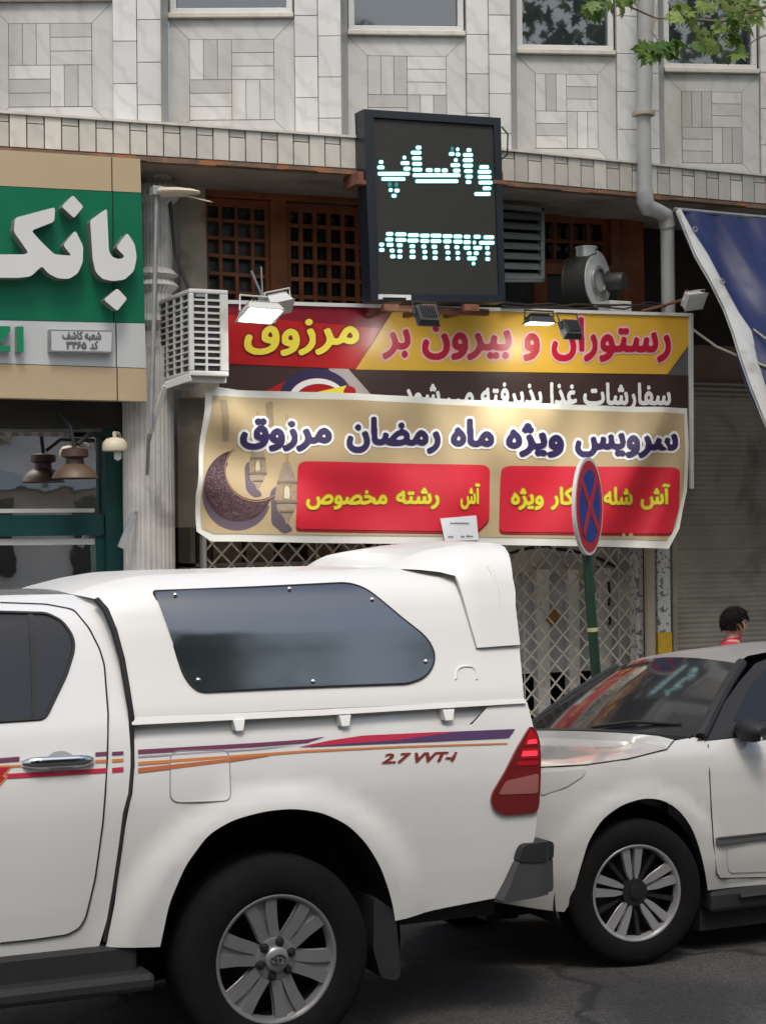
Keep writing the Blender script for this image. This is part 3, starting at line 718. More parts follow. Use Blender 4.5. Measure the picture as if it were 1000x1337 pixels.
# shelf with goods inside
shf = thing('shop_shelf', (2.9, 6.9, SWZ), 'dim shelf with boxes inside the shop behind the left of the gate', 'shelf')
mb = MB()
for z in (.4, .9, 1.4, 1.75): mb.box(2.0, 4.3, 6.9, 7.2, z, z+.03)
mb.box(2.0, 2.04, 6.9, 7.2, SWZ, 2.1); mb.box(4.26, 4.3, 6.9, 7.2, SWZ, 2.1); mb.build('rack', PIER, shf)
mb = MB(); r_ = random.Random(4)
for z in (.43, .93, 1.43, 1.78):
    xx = 2.06
    while xx < 4.1:
        ww = r_.uniform(.08, .25); hh = r_.uniform(.1, .3); mb.box(xx, xx+ww, 6.92, 7.12, z, z+hh, r_.uniform(.3, 1.2)); xx += ww+r_.uniform(.01, .08)
each(mb, 'goods_box', mat('goods', (.28, .2, .12), .6, var=.5, vs=6, tone=True), shf)

# ------------------------------------------------------------------ bank sign
FK = plane3((0, 195, 5.58), (185, 207, 5.52), (192, 523, 5.72))
bk = thing('bank_sign', px3((95, 523), FK), 'green and cream bank fascia sign with large raised white letters', 'sign')
K = lambda pts, off, m, nm, th=.1, **kw: pxpanel(pts, FK, off, m, nm, kw.pop('parent', bk), thick=th, g=kw.pop('g', .5), **kw)
def kx(px, y0, y1): return None
for (a, b, m, nm) in (((195, 207), (242, 251), CREAM, 'cream_band'), ((243, 252), (417, 421), GREEN, 'green_band'), ((418, 422), (474, 480), WPAN, 'white_band'), ((475, 481), (519, 523.5), CREAM, 'cream_band')):
    def yy(p, x): return p[0]+(p[1]-p[0])*x/185
    def xr_(y): return 183+9*(y-207)/316
    xs = 146+8*(yy(a, 146)-205)/318
    for x0, x1 in ((-220, xs-.8), (xs+.8, None)):
        e0 = xr_(yy(a, 185)) if x1 is None else x1; e1 = xr_(yy(b, 185)) if x1 is None else x1+.3*(yy(b, 146)-yy(a, 146))/30
        s1 = x0 if x0 < 0 else x0+.3*(yy(b, 146)-yy(a, 146))/30
        K([(x0, yy(a, x0)), (e0, yy(a, e0)), (e1, yy(b, e1)), (s1, yy(b, s1))], 0, m, nm, .12)
K([(-220, 182), (182, 208), (191, 522), (-220, 512)], -.004, BLACK, 'backing', .10)
def V3(pts): return [(.32*a, 180+.3205*b) for a, b in pts]
letters = [V3([(350, 345), (418, 297), (426, 470), (440, 494), (470, 503), (492, 492), (455, 455), (500, 395), (530, 440), (539, 495), (527, 550), (490, 585), (440, 591), (400, 582), (372, 553), (360, 500)]),
           V3([(460, 620), (500, 662), (460, 712), (405, 666)]),
           V3([(290, 385), (322, 450), (320, 515), (300, 560), (265, 582), (220, 580), (180, 560), (155, 530), (110, 572), (60, 578), (-200, 576), (-200, 483), (85, 483), (100, 476), (40, 390), (46, 335), (208, 292), (205, 350), (112, 387), (150, 430), (205, 483), (275, 488), (240, 445)]),
           V3([(280, 243), (323, 290), (285, 336), (235, 290)])]
for i, L_ in enumerate(letters):
    P = rnd(L_, [3]*len(L_) if i % 2 else 4)
    mb = MB(); panel(mb, PX(P, FK), FK, .11, 0, .5); o = mb.build('letter', LETW, bk)
    mb = MB(); panel(mb, PX(P, FK), FK, .108, .108, .5); mb.build('letter_side', LETS, o)
for pts in ([(19, 427), (28, 427), (28, 460.5), (19, 460)], [(-14, 426), (11, 427), (11, 433), (-4, 452), (11, 452.5), (11, 460), (-16, 459), (-16, 453), (-1, 433), (-14, 433)]):
    mb = MB(); panel(mb, PX(pts, FK), FK, .06, 0, .5); o = mb.build('letter', LGREEN, bk); mb = MB(); panel(mb, PX(pts, FK), FK, .058, .058, .5); mb.build('letter_side', STEEL, o)
mb = MB(); panel(mb, PX([(62, 431), (144, 432.5), (143, 462), (62, 460)], FK), FK, .06, .06, .5); pl = mb.build('branch_plate', STEEL, bk)
mb = MB(); panel(mb, PX([(64, 433), (143, 434.3), (142, 460), (64, 458.5)], FK), FK, .062, 0, .5); mb.build('plate_face', WPAN, pl)
mb = MB(); word(mb, 'شعبه کاشف', 78, 129, 443, 444, 14, FK, .065, 3, 3, g=9); word(mb, 'کد', 114, 125, 456.3, 456.5, 14, FK, .065, 3, 3, g=9); word(mb, '۳۴۶۵', 83, 110, 456, 456.3, 13, FK, .065, 4, 3, g=9); mb.build('plate_text', INK, pl)

# ------------------------------------------------------------------ restaurant sign
FS = plane3((297, 393, 5.80), (902, 410, 5.36), (902, 530, 5.37))
rsn = thing('restaurant_sign', px3((600, 640), FS), 'long yellow, red and black restaurant sign board above the tan banner', 'sign')
S = lambda pts, off, m, nm, th=0, **kw: pxpanel(pts, FS, off, m, nm, kw.pop('parent', rsn), thick=th, g=kw.pop('g', .5), **kw)
S([(290, 396), (902, 413), (902, 640), (290, 640)], -.004, mat('sign_back', (.1, .1, .1), .7), 'backing', .05)
for pts in ([(290, 391.5), (903, 409), (903, 413), (290, 396.5)], [(898.5, 411), (903.2, 411), (904, 638), (899.5, 638)]): S(pts, .02, FRAMW, 'frame', .08)
S([(290, 474), (899, 490), (899, 640), (290, 640)], 0, S_BRN, 'board')
S([(290, 396), (514, 402), (464, 482), (290, 474.5)], .004, S_RED, 'red_field')
S([(290, 396), (514, 402), (497, 429), (290, 410)], .0045, S_DRED, 'shaded_red_field')  # top of the red field painted darker, where lamplight falls off
S([(515, 402.3), (899, 412.5), (899, 450), (871, 488.5), (464, 482.3)], .004, S_YEL, 'yellow_field')
# dish artwork on the lower left: plain shapes
S([(335, 516), (395, 486), (412, 481), (470, 516)], .003, S_RED, 'red_shape')
S([(428, 481), (454, 481), (487, 518), (462, 518)], .0033, S_GRY, 'grey_shape')
arc = lambda cx, cy, rx, ry, a0, a1, n=16: [(cx+rx*cos(R(a0+(a1-a0)*i/n)), cy-ry*sin(R(a0+(a1-a0)*i/n))) for i in range(n+1)]
S(arc(412, 520, 48, 39, 175, 20)+arc(414, 520, 37, 27, 20, 175), .005, S_NAVY, 'navy_arc', g=.08)
S(arc(414, 521, 37, 27, 170, 25)+arc(416, 522, 31, 21, 25, 170), .006, S_WHT, 'white_arc', g=.08)
S([(395, 516), (430, 508), (452, 503), (446, 517)], .0065, S_LYEL, 'pale_wedge'); S(arc(456, 511, 8, 7, 0, 360), .007, S_RED, 'red_dot')
def sw(s, x0, x1, b0, b1, em, m, off, nm, **kw):
    mb = MB(); word(mb, s, x0, x1, b0, b1, em, kw.pop('F', FS), off, **kw); return mb.build(nm, m, kw.get('par', rsn))
for s, x0, x1 in (('بر', 498, 536), ('بیرون', 550, 668), ('و', 682, 705), ('رستوران', 719, 876)):
    b = lambda x: 453.5+(x-498)*.012
    a = MB(); word(a, s, x0, x1, b(x0), b(x1), 58, FS, .008, 2.8, 2.6, extra=2.6, g=9); o = a.build('lettering_outline', S_PINK, rsn)
    a = MB(); word(a, s, x0, x1, b(x0), b(x1), 58, FS, .011, 2.8, 2.6, g=9); a.build('lettering', S_RED if s in ('و',) else mat('print_letter_red', (.42, .008, .03), .33), o)
a = MB(); word(a, 'مرزوق', 318, 469, 451, 447, 57, FS, .008, 2.6, 2, extra=2, g=9); o = a.build('lettering_outline', S_DRED, rsn)
a = MB(); word(a, 'مرزوق', 318, 469, 451, 447, 57, FS, .011, 2.6, 2, g=9); a.build('lettering', S_LYEL, o)
a = MB(); word(a, 'سفارشات غذا پذیرفته می شود', 525, 876, 526, 527.5, 38, FS, .006, 2.8, 2.4, g=9); a.build('lettering', S_WHT, rsn)

# ------------------------------------------------------------------ tan banner
_FB = plane3((268, 508, 5.48), (897, 532, 5.20), (256, 700, 5.42))
def FBn(x, z):
    t = (x-1.75)/3.6; u = z-2.0
    a = .018*np.sin(7.5*(x*.55+u*1.5)+.6)*np.exp(-1.1*np.maximum(x-1.75, 0))*np.clip((u+.1)*2, 0, 1)
    b = .011*np.sin(5.2*x-4.2*u)+.006*np.sin(13*x+6*u+1)*np.clip(u, 0, 1)
    c = .02*np.sin(3.1*t+.4)-.015*np.exp(-((x-5.0)/.5)**2)*np.sin(6*(x-u))
    d = .010*np.sin(16*(x*.9-u*.5))*np.exp(-2.2*np.abs(x-5.2))
    return _FB(x, z)+1.7*a+2.0*b+c+2.2*d
ban = thing('ramadan_banner', px3((565, 712), FBn), 'tan fabric banner with crescent moon and red boxes hung under the restaurant sign', 'banner')
Bp = lambda pts, off, m, nm, **kw: pxpanel(pts, FBn, off, m, nm, kw.pop('parent', ban), g=kw.pop('g', .06), **kw)
outl = [(268, 509), (284, 505), (310, 509), (420, 512), (560, 519), (700, 526), (800, 530), (897, 533), (899, 580), (897, 640), (887, 690), (873, 716.5), (800, 714), (680, 712), (560, 710.5), (420, 709), (312, 707), (276, 707), (257, 694), (256, 646), (262, 570)]
Bp(outl, 0, B_HEM, 'hem', thick=.006)
Bp([(277, 516), (310, 518), (420, 521), (560, 527), (700, 533), (800, 537), (893, 540), (894, 580), (892, 640), (882, 688), (870, 706), (800, 704), (680, 702), (560, 700), (420, 699), (312, 697), (279, 697), (263, 690), (262, 646), (268, 575)], .0035, B_TAN, 'field')
def circ(cx, cy, r, n=40, sx=1): return [(cx+r*sx*cos(2*pi*i/n), cy+r*sin(2*pi*i/n)) for i in range(n)]
def crescent(dx=0, dy=0, k=1):
    A = []; 
    for i in range(33): a = R(62-i*(262/32.0)) ; 
    # outer arc from the top tip counter-clockwise round to the right tip
    c0, r0_ = (311, 634), 45.0; c1, r1_ = (334, 613), 39.5
    a0, a1 = R(94), R(343)
    out = [(c0[0]+r0_*cos(a0+(a1-a0)*i/30), c0[1]-r0_*sin(a0+(a1-a0)*i/30)*1.04) for i in range(31)]
    b0 = atan2(-(out[-1][1]-c1[1]), out[-1][0]-c1[0]); b1 = atan2(-(out[0][1]-c1[1]), out[0][0]-c1[0])
    if b1 < 0: b1 += 2*pi
    if b0 > 0: b0 -= 2*pi
    b0 += 2*pi
    inn = [(c1[0]+r1_*cos(b0+(b1-b0)*i/24), c1[1]-r1_*sin(b0+(b1-b0)*i/24)) for i in range(1, 24)]
    return [(x+dx, y+dy) for x, y in out+inn]
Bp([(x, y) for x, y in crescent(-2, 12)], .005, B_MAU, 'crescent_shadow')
cr_ = Bp(crescent(), .007, B_PUR, 'crescent')
mb = MB(); rr_ = random.Random(8); poly = crescent()
for i in range(900):
    x, y = rr_.uniform(266, 352), rr_.uniform(588, 682)
    if hypot(x-311, (y-634)/1.04) < 41.5 and hypot(x-334, y-613) > 42:
        s = rr_.uniform(.5, 1.3); a = rr_.uniform(0, pi)
        panel(mb, PX([(x+s*cos(a+j*pi/2)*(1 if j % 2 else .35), y+s*sin(a+j*pi/2)*(1 if j % 2 else .35)) for j in range(4)], FBn), FBn, .0085, 0, 9, nrm=False)
mb.build('lace_pattern', B_LAC, cr_)
c1 = [(334+40*cos(t), 613-41*sin(t)) for t in np.linspace(R(138), R(306), 24)]; c2 = [(334+41.2*cos(t), 613-42.2*sin(t)) for t in np.linspace(R(306), R(138), 24)]
Bp(c1+c2, .0095, B_GOLD, 'crescent_rim', parent=cr_)
for (lx, ly, k) in ((336, 606, .85), (374, 640, 1.1)):
    L_ = lambda pts: [(lx+a*k, ly+b*k) for a, b in pts]
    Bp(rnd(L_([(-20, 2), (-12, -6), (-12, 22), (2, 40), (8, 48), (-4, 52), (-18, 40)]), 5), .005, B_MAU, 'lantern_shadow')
    o = Bp(rnd(L_([(-3, -34), (3, -34), (8, -22), (12, -8), (14, 10), (10, 22), (4, 32), (0, 42), (-4, 32), (-10, 22), (-14, 10), (-12, -8), (-8, -22)]), 3), .006, B_LAN, 'lantern')
    Bp(rnd(L_([(-9, -9), (9, -9), (11, 2), (9, 14), (-9, 14), (-11, 2)]), 3), .008, mat('lantern_amber', (.33, .24, .14), .4, var=.3, vs=40), 'lantern_window', parent=o); Bp(rnd(L_([(-3, -2), (0, -6), (3, -2), (3.5, 10), (-3.5, 10)]), 2), .0095, mat('lantern_glow', (.52, .46, .34), .5), 'lantern_glow', parent=o)
    for q in ([(-14, 12), (14, 12), (13, 15), (-13, 15)], [(-11, -11), (11, -11), (12, -8.5), (-12, -8.5)], [(-4.5, -9), (-3.7, -9), (-4.2, 14), (-5, 14)], [(3.7, -9), (4.5, -9), (5, 14), (4.2, 14)], [(-8, 24), (8, 24), (7, 26), (-7, 26)]): Bp(L_(q), .0105, mat('lantern_rib', (.2, .14, .1), .5), 'lantern_rib', parent=o)
    for xx in (-1, 1): Bp(L_([(xx-.5, -90*(.9 if k < 1 else 1)), (xx+.5, -90*(.9 if k < 1 else 1)), (xx+.5, -33), (xx-.5, -33)]), .006, B_GOLD, 'lantern_chain', parent=o)
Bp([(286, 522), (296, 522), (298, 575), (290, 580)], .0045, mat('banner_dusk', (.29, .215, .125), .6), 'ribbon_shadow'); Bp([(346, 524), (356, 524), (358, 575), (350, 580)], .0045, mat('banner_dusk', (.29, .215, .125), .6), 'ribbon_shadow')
for q in ([(389, 606), (397, 602), (632, 607), (639, 612), (638, 680), (622, 696), (386, 692), (386, 680)], [(654, 612), (664, 608), (880, 610), (887, 614), (886, 660), (876, 698), (655, 696), (651, 692)]):
    q2 = [(a, b+2.2) if b > 650 else (a, b) for a, b in q]
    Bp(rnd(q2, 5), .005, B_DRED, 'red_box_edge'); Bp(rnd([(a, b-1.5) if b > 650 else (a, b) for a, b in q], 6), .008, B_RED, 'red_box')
for s, x0, x1, b0, b1 in (('مرزوق', 313, 433, 576, 576.5), ('رمضان', 452, 575, 578, 580), ('ماه', 588, 645, 580.5, 581), ('ویژه', 660, 736, 583, 585), ('سرویس', 750, 885, 584, 586)):
    em = 46
    a = MB(); word(a, s, x0, x1, b0, b1, em, FBn, .006, 3.2, 3, extra=4.6); o = a.build('lettering_outline', S_WHT, ban)
    a = MB(); word(a, s, x0, x1, b0, b1, em, FBn, .0095, 3.2, 3); a.build('lettering', S_NAVY, o)
for s, x0, x1, b in (('آش', 600, 626, 657), ('رشته', 516, 573, 657), ('مخصوص', 399, 505, 657.5), ('آش', 835, 874, 657.5), ('شله', 787, 825, 658), ('قلمکار', 718, 783, 658), ('ویژه', 666, 709, 658)):
    em = 30
    a = MB(); word(a, s, x0, x1, b, b, em, FBn, .0105, 2.8, 2.6, extra=2.2); o = a.build('lettering_outline', B_OL, ban)
    a = MB(); word(a, s, x0, x1, b, b, em, FBn, .0135, 2.6, 2.4); a.build('lettering', B_YEL, o)
# paper note pinned to the banner's lower edge
pn = pxpanel([(573, 677), (620, 673), (623, 705), (579, 707)], FBn, .022, PAPER, 'paper_notice', None, thick=.002, g=.1, org=px3((598, 707), FBn)); tag(pn, 'small white paper notice fixed over the lower edge of the tan banner', 'notice')
mb = MB()
for y, x0, x1, n in ((683.5, 586, 611, 9), (701, 583, 590, 3), (701, 600, 605, 2), (700.5, 607, 616, 4)):
    r_ = random.Random(int(x0))
    for i in range(n):
        a = x0+(x1-x0)*i/n; h = r_.uniform(.8, 1.8); panel(mb, PX([(a, y-h), (a+(x1-x0)/n*.8, y-h*.8), (a+(x1-x0)/n*.8, y+.6), (a, y+.8)], FBn), FBn, .0245, 0, 9, nrm=False)
mb.build('handwriting', INK, pn)

# ------------------------------------------------------------------ LED message board
FL = plane3((485, 151, 5.30), (651, 155, 5.15), (491, 387, 5.30))
led = thing('led_message_board', px3((570, 394), FL), 'tall black LED message board lit with cyan text above the restaurant sign', 'message board')
Lp = lambda pts, off, m, nm, th=0, **kw: pxpanel(pts, FL, off, m, nm, kw.pop('parent', led), thick=th, g=.5, **kw)
OUT = [(473, 142.5), (652, 154), (658, 395), (483, 393.5)]
Lp(OUT, -.005, LEDF, 'cabinet', .13)
INN = [(486, 153), (643, 163.5), (650, 385), (493, 384)]
mb = MB(); panel(mb, PX(OUT, FL), FL, .02, .03, .5, [PX(INN, FL)]); mb.build('frame', LEDF, led, bevel=.004)
Lp(INN, 0, LEDB, 'panel')
mb = MB()
c_ = [px3(q, FL, .001) for q in (INN[0], INN[1], INN[3], INN[2])]
for i in range(1, 97): mb.bar(c_[0]*(1-i/97)+c_[1]*i/97, c_[2]*(1-i/97)+c_[3]*i/97, .0018, .002)
mb.build('pixel_grid', mat('led_louver', (.018, .018, .017), .6), led)
bars1 = [(78,112,229),(66,120,268),(70,304,314),(96,272,352),(148,170,392,1),(196,216,394,1),(150,180,432),(190,230,436),(170,208,474),(250,278,197),(236,302,237),(256,310,277),(345,388,124),(310,388,161),(318,390,202),(320,392,242),(322,394,284),(322,672,325),(342,656,368),(418,470,288),(480,526,288),(534,580,290),(603,620,134,1),(638,662,137),(586,628,170),(634,670,174),(622,652,215),(598,668,252),(616,670,291),(714,750,142),(688,762,178),(686,762,216),(688,762,255),(696,760,295),(704,760,335),(708,750,374),(806,878,265),(794,894,300),(796,896,338),(800,904,378),(830,894,420),(770,890,461)]
bars2 = [(130,184,140),(196,280,143),(288,370,149),(376,448,152),(452,534,152),(540,612,156),(618,684,158),(694,744,160),(764,818,160),(836,916,164),(126,184,180),(198,278,183),(284,368,188),(378,444,191),(452,532,192),(544,606,194),(618,686,196),(690,746,200),(758,784,202),(804,918,204),(80,118,217),(80,120,256),(134,186,219),(208,252,222),(300,342,229),(386,424,231),(460,502,233),(554,592,235),(626,662,237),(692,744,240),(762,828,241),(848,882,241),(156,194,261),(212,250,264),(302,344,267),(394,430,270),(468,506,273),(562,598,275),(634,668,277),(716,752,280),(766,804,280),(850,886,281),(160,200,303),(212,250,305),(300,346,307),(394,430,311),(468,506,314),(562,598,317),(636,668,317),(718,790,318),(850,886,322),(752,778,355)]
ml, mg = MB(), MB()
def pill(x0, x1, y, hh, r): 
    return rnd([(x0, y-hh), (x1, y-hh), (x1, y+hh), (x0, y+hh)], r, 3)
for bs, oy in ((bars1, 170), (bars2, 280)):
    ml, mg = MB(), MB()
    for b in bs:
        x0, x1, y = 480+b[0]*.18, 480+b[1]*.18, oy+b[2]*.18; dim = len(b) > 3
        panel(mg, PX(pill(x0-.6, x1+.6, y, 3.2, 2.9), FL), FL, .004, 0, 9, nrm=False)
        panel(ml if not dim else mg, PX(pill(x0+.5, x1-.5, y, 2.1 if not dim else 1.8, 2.0), FL), FL, .006, 0, 9, nrm=False)
    o = ml.build('lit_text', LEDL, led); mg.build('glow_text', LEDG, o)

mb = MB()
for px in (474, 654): 
    q = px3((px, 232), FL); mb.box(q[0]-.03, q[0]+.03, q[1]+.02, 5.6, q[2]-.04, q[2]+.05); mb.box(q[0]-.06, q[0]+.05, q[1]-.02, q[1]+.06, q[2]-.05, q[2]-.02)
q = px3((505, 396), FL); q2 = px3((650, 399), FL); mb.box(q[0], q2[0], q[1], q[1]+.06, q[2]-.05, q[2]-.005)
for px in (510, 560, 615): 
    q = px3((px, 399), FL); mb.box(q[0]-.06, q[0]+.06, q[1]-.02, q[1]+.04, q[2]-.04, q[2]+.01)
    mb.box(q[0]-.02, q[0]+.02, q[1]+.0, 6.4, q[2]-.045, q[2]-.005)
each(mb, 'bracket', RUSTR, led, bevel=.004)
mb = MB(); panel(mb, PX([(492, 384.5), (534, 385.5), (534, 392), (528, 392), (528, 389), (497, 388.5), (497, 391), (492, 391)], FL), FL, .035, .03, .5); mb.build('white_clip', FRAMW, led)
q = px3((655, 165), FL); mb = MB(); mb.tube([q, q+np.array([.05, 0, -.05]), q+np.array([.055, .02, -.2]), q+np.array([.03, .3, -.25])], .006, 6); mb.build('cable', CABLE, led)

# ------------------------------------------------------------------ louvre, blower, drain pipe
FV = const(5.98)
lv = thing('louvre_vent', px3((682, 368), FV), 'grey metal louvre vent behind the right edge of the LED board', 'vent')
mb = MB()
for p, q in (((640, 269), (706, 275)), ((640, 366), (706, 366)), ((704, 272), (704, 368)), ((642, 269), (642, 366))): pxbar(mb, p, q, FV, .03, .035, .06)
mb.build('frame', VENT, lv, bevel=.004)
mb = MB()
for i in range(7):
    y0 = 276+i*13.2; a = px3((642, y0), FV, .02); b = px3((704, y0+4-i*.4), FV, .02); mb.add([a, b, b+np.array([0, -.045, -.055]), a+np.array([0, -.045, -.055])], [(0, 1, 2, 3)])
    mb.add([a+np.array([0, 0, -.004]), b+np.array([0, 0, -.004]), b+np.array([0, -.045, -.059]), a+np.array([0, -.045, -.059])], [(0, 1, 2, 3)])
mb.build('slats', VENT, lv)
pxpanel([(642, 271), (705, 275), (705, 366), (642, 365)], FV, -.03, DARK, 'backing', lv, thick=.02, g=.5)
bl = thing('exhaust_blower', at(785, 406, 5.75), 'galvanised snail shaped exhaust blower with black motor above the sign', 'blower')
c = at(779, 366, 5.72); A = Vector((.52, -.85, 0)); sx = Vector((.85, .52, 0))
def scroll(r0, n=40): return [( (r0*(1+.18*t/(2*pi)))*cos(pi*.5+t), (r0*(1+.18*t/(2*pi)))*sin(pi*.5+t)) for t in np.linspace(0, 2*pi, n)]
mb = MB(); pl_ = scroll(.205); mb.prism(pl_, c-np.array(A)*.20, sx, (0, 0, 1), A, .20); mb.build('scroll_band', BLWR, bl, bevel=.008)
mb = MB(); mb.prism([(a*.985, b*.985) for a, b in pl_], c, sx, (0, 0, 1), A, .008); mb.build('scroll_cheek', mat('blower_pale', (.62, .63, .63), .4, .15, var=.15, vs=8, stain=(.3, .29, .27), ss=5, smax=.5), bl)
mb = MB(); mb.lathe([(.10, .009), (.115, .012), (.115, .03), (.09, .035)], c, A, 28); mb.build('inlet_ring', GALV, bl)
mb = MB(); mb.lathe([(.0, .12), (.055, .12), (.07, .10), (.07, -.0), (.09, -.01)], Vector(c)+A*.03+Vector((.085, -.02, -.01)), A, 24); mb.build('motor', BLWR, bl)
mb = MB(); t_ = Vector(at(779, 338, 5.72))-A*.09; mb.lathe([(.085, -.1), (.085, .10), (.078, .105), (.078, .03)], t_, (0, 0, 1), 28); mb.lathe([(.090, .09), (.090, .105)], t_, (0, 0, 1), 28); mb.build('outlet_pipe', mat('outlet_zinc', (.66, .67, .67), .32, .45, var=.1, vs=8), bl)
mb = MB(); q = at(806, 400, 5.6); mb.box(q[0]-.10, q[0]+.10, 5.55, 5.85, q[2]-.05, q[2]+.04); mb.build('base', ACW, bl, bevel=.006)
dp_ = [at(832, -40, 5.33), at(832, 120, 5.33), at(833.5, 262, 5.33)]
pip = thing('drain_pipe', dp_[2], 'grey plastic drain pipe running down the marble front with elbow under the cornice', 'pipe')
m_ = at(837, 150, 5.33); 
rr1 = .062
mb = MB(); top = at(845, -60, 5.35); e1 = at(840, 148, 5.35); mb.tube([top, e1], rr1, 18); mb.build('upper_pipe', PVC, pip)
mb = MB(); mb.lathe([(.062, -.02), (.09, -.015), (.09, .012), (.062, .02)], e1, (0, 0, 1), 24); mb.build('collar', PVCT, pip)
mb = MB(); a = at(842, 262, 5.35); mb.tube([e1, a], .055, 18); mb.build('middle_pipe', PVCT if False else PVC, pip)
b = at(871, 286, 5.48); d = at(873, 400, 5.55)
mb = MB(); mb.tube([a+np.array([0, 0, .08]), a, a+(b-a)*.12+np.array([0, 0, -.035]), a+(b-a)*.5, b+(a-b)*.1+np.array([0, 0, .02]), b+np.array([0, 0, -.06])], [.066, .066, .066, .058, .064, .064], 18); mb.build('elbow', PVC, pip)
mb = MB(); mb.tube([b+np.array([0, 0, -.0]), at(873, 450, 5.55)], .055, 18); mb.build('lower_pipe', PVC, pip)

# ------------------------------------------------------------------ air conditioner
yA = 5.30; pA = at(247, 376, yA); pB = at(298, 378, yA); pC = at(249, 490, yA)
ax0, ax1, az0, az1 = pA[0], pB[0], pC[2], pA[2]; ay1 = yA+.86
ac = thing('air_conditioner', ((ax0+ax1)/2, yA+.4, az0), 'off white air conditioner outdoor unit with slatted grilles at the left end of the sign', 'air conditioner')
mb = MB(); mb.box(ax0+.02, ax1-.0, yA+.02, ay1, az0+.005, az1-.005); mb.build('core', BLWR, ac)
mb = MB(); mb.box(ax0, ax1, yA, ay1, az1-.03, az1); mb.box(ax0, ax1, yA, ay1, az0, az0+.035); mb.box(ax1-.06, ax1, yA, yA+.05, az0+.035, az1-.03); mb.box(ax0, ax0+.035, yA, yA+.04, az0+.035, az1-.03); mb.box(ax1-.01, ax1+.004, yA+.05, ay1, az0+.035, az1-.03)
mb.build('casing', ACW, ac, bevel=.01)
mb = MB(); H = az1-az0-.065
for i in range(1, 12): z = az0+.035+H*i/12; mb.box(ax0+.035, ax1-.06, yA+.004, yA+.02, z-.007, z+.007)
mb.box((ax0+ax1)/2-.025, (ax0+ax1)/2-.009, yA+.003, yA+.02, az0+.035, az1-.03); mb.build('front_grille', ACW, ac)
mb = MB()
for i in range(1, 12): z = az0+.035+H*i/12; mb.box(ax0+.004, ax0+.02, yA+.04, ay1-.03, z-.006, z+.006)
for i in range(1, 5): y = yA+.03+(ay1-yA-.05)*i/5; mb.box(ax0+.002, ax0+.02, y-.011, y+.011, az0+.035, az1-.03)
mb.box(ax0, ax0+.02, ay1-.03, ay1, az0, az1); mb.build('side_grille', ACW, ac)
mb = MB(); q = pA+np.array([.045, -.002, -.035]); mb.box(q[0], q[0]+.07, yA-.003, yA+.01, az1-.055, az1-.035); mb.build('badge', STEEL, ac)
br = thing('wall_bracket', (ax0, yA+.4, az0-.02), 'white bent angle bracket below the air conditioner', 'bracket')
mb = MB(); p0 = at(249, 492, yA); p1 = at(216, 503, 5.42); p2 = at(196, 566, 5.6); mb.bar(p0, p1, .05, .02); mb.bar(p1, p2, .035, .02); mb.box(ax0, ax1, yA+.05, yA+.09, az0-.04, az0-.002); mb.box(ax0, ax1, ay1-.15, ay1-.11, az0-.04, az0-.002); mb.bar((ax0+.03, yA+.05, az0-.02), (ax0+.03, 6.3, az0-.02), .04, .03); mb.build('arms', ACW, br, bevel=.003)
mb = MB(); p3 = at(194, 575, 5.62); p4 = at(192, 620, 5.82); mb.bar(p2, p3, .03, .02); mb.bar(p3, p4, .022, .012); mb.build('tail', STEEL, br)
mb = MB(); a = at(175, 672, 5.83); b_ = at(157, 715, 5.78); mb.bar(a, b_, .042, .018); mb.bar(a, at(178, 670, 5.9), .03, .02)
o = mb.build('loose_strap', STEEL, None, org=b_); tag(o, 'loose grey metal strap sticking out of the fluted column', 'strap')
mb = MB(); mb.tube([at(222, 262, 6.0), at(228, 330, 5.95), at(246, 376, 5.9)], .012, 6); o = mb.build('dark_cable', CABLE, None, org=at(246, 376, 5.9)); tag(o, 'dark cable hanging beside the plaster pier down to the air conditioner', 'cable')
# ------------------------------------------------------------------ lamps
tp = thing('conduit_lamp', at(204, 505, 5.50), 'cream flat lamp head on a thin grey conduit beside the bank sign', 'lamp')
mb = MB(); mb.tube([at(197, 560, 5.52), at(201, 420, 5.5), at(203, 330, 5.5), at(205, 248, 5.48)], .016, 10); mb.build('conduit', STEEL, tp)
a = at(206, 250, 5.48); mb = MB(); mb.box(a[0]-.045, a[0]+.03, 5.44, 5.53, a[2]-.03, a[2]+.035); mb.build('clamp', STEEL, tp, bevel=.006)
b_ = at(262, 251, 5.2)
dv = (b_-a); mb = MB(); rows = []
for t, wv, hv in ((0.0, .05, .045), (.1, .075, .06), (.45, .085, .062), (.8, .07, .045), (.97, .04, .02), (1.0, .01, .005)):
    p = a+dv*t; rows.append([(p[0]+.35*wv*cos(q), p[1]+wv*cos(q), p[2]+hv*.5*sin(q)) for q in np.linspace(0, 2*pi, 17)[:-1]])
mb.grid(rows, 1, True, True); mb.build('head', LAMPC, tp)
mb = MB(); mb.bar(a+dv*.6+np.array([0, 0, -.02]), at(276, 263, 5.15), .035, .008, up=(0, 0, 1)); mb.build('visor', LAMPC, tp)
